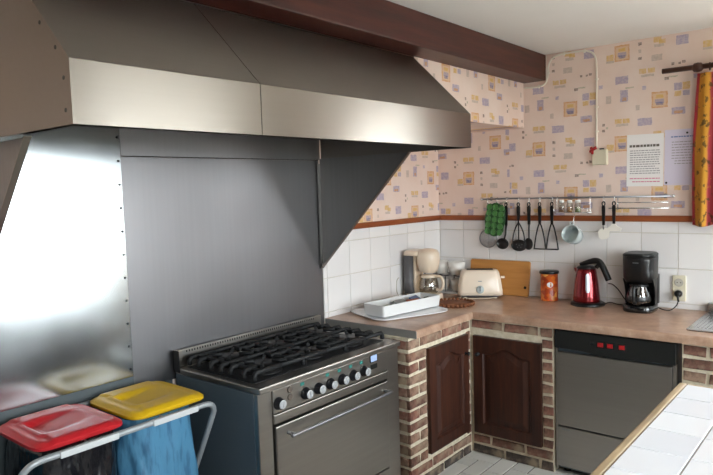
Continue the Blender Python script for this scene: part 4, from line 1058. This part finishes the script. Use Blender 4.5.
# junction box with red lever and cable
jx = thing('junction_box', 'small white junction box with a red clip on the papered wall', 'junction box', (1.186, -.0005, 1.790))
MB().loft([[(x, y, z) for x, z in rrect(-.045+e, .045-e, -.048+e, .048-e, .006, 3)] for y, e in ((0, 0), (-.026, 0), (-.030, .004))], True, True, False).build('casing', 'socket_cream', jx)
MB().tube(spline([(-.055, -.028, .036), (-.035, -.038, .050), (-.015, -.034, .060)], 4), .010, 8).build('red_clip', 'red_switch', jx)
MB().tube(spline([(-.050, -.030, .062), (-.040, -.036, .040), (-.042, -.03, .022)], 4), .008, 8).build('red_clip', 'red_switch', jx)
box(.002, .03, -.033, -.028, .046, .054).build('lever', 'black_plastic', jx, .001)
cbp = [(1.163, -.008, 1.838), (1.163, -.008, 2.0), (1.164, -.008, 2.2), (1.164, -.008, 2.33), (1.160, -.008, 2.39), (1.142, -.008, 2.43), (1.105, -.008, 2.450), (1.05, -.008, 2.456), (.94, -.008, 2.455), (.885, -.008, 2.440), (.858, -.008, 2.40), (.852, -.008, 2.34), (.838, -.008, 2.29), (.80, -.010, 2.272), (.74, -.012, 2.270), (.690, -.014, 2.275)]
cab = tag(MB().tube(spline(cbp, 6), .0058, 8).build('wall_cable', 'cable_white'), 'white electric cable clipped along wall from beam to junction box', 'cable')
for x, z, v in ((1.164, 1.95, 0), (1.164, 2.1, 0), (1.164, 2.27, 0), (1.09, 2.452, 1), (.96, 2.456, 1), (.853, 2.35, 0), (.79, 2.271, 1)):
    (box(x-.010, x+.010, -.0155, -.0005, z-.004, z+.004) if not v else box(x-.004, x+.004, -.0155, -.0005, z-.010, z+.010)).build('clip', 'cable_white', cab)
cab2 = tag(MB().tube([(.8435, -.008, 2.462), (.8435, -.008, 2.31)], .0042, 8).build('wall_cable', 'cable_white'), 'short straight white cable beside the beam end', 'cable')
# curtain rod and curtain
rd = thing('curtain_rod', 'dark wooden curtain rod with knob bracket', 'curtain rod', (2.4, -.075, 2.248))
MB().tube([(-.842, 0, .006), (.85, 0, -.002)], .0145, 14).build('pole', 'rod_wood', rd)
for x in (-.66, .70):
    MB().lathe([(.010, -.03), (.024, -.018), (.027, 0), (.024, .018), (.010, .03)], (x, 0, .003), 18, 'x').build('ring_knob', 'rod_wood', rd)
    MB().tube([(x, .0745, 0), (x, .014, 0)], .011, 10).build('bracket', 'rod_wood', rd)
def ring_on(o):
    for x in (1.735, 1.80, 1.87, 1.94): MB().tube([(x, -.075+.0205*math.cos(a), 2.248+.0205*math.sin(a)) for a in [2*PI*k/20 for k in range(20)]], .003, 6, closed=True).build('curtain_ring', 'rod_wood', o)
    return o
def curtain():
    xs, zs = 46, 26; vs = []; fs = []; me_uv = []
    for i in range(xs+1):
        u = i/xs
        for j in range(zs+1):
            v = j/zs; z = 2.220-.840*v-.010*math.sin(u*9)*(1 if v > .5 else .3)
            gather = 1-.18*math.sin(PI*min(1, v*1.2))*(1-v)
            x = 1.716+.035*(1-v)*(1-u)*.6+u*.29-(.012*math.sin(PI*v) if u < .1 else 0)
            y = -.075+.024*math.sin(u*2*PI*3.5+.7)*(.55+.45*v)
            vs.append((x, y, z)); me_uv.append((u, v))
    W = zs+1
    for i in range(xs):
        for j in range(zs): fs.append((i*W+j, (i+1)*W+j, (i+1)*W+j+1, i*W+j+1))
    me = bpy.data.meshes.new('curtain'); me.from_pydata(vs, [], fs); uvl = me.uv_layers.new(name='UVMap')
    for lp in me.loops: uvl.data[lp.index].uv = me_uv[lp.vertex_index]
    for p in me.polygons: p.use_smooth = True
    me.materials.append(M['curtain_fabric']); o = link('curtain', me); s = o.modifiers.new('solid', 'SOLIDIFY'); s.thickness = .003
    return tag(ring_on(o), 'red and yellow patterned curtain hanging beside the window', 'curtain')
curtain()
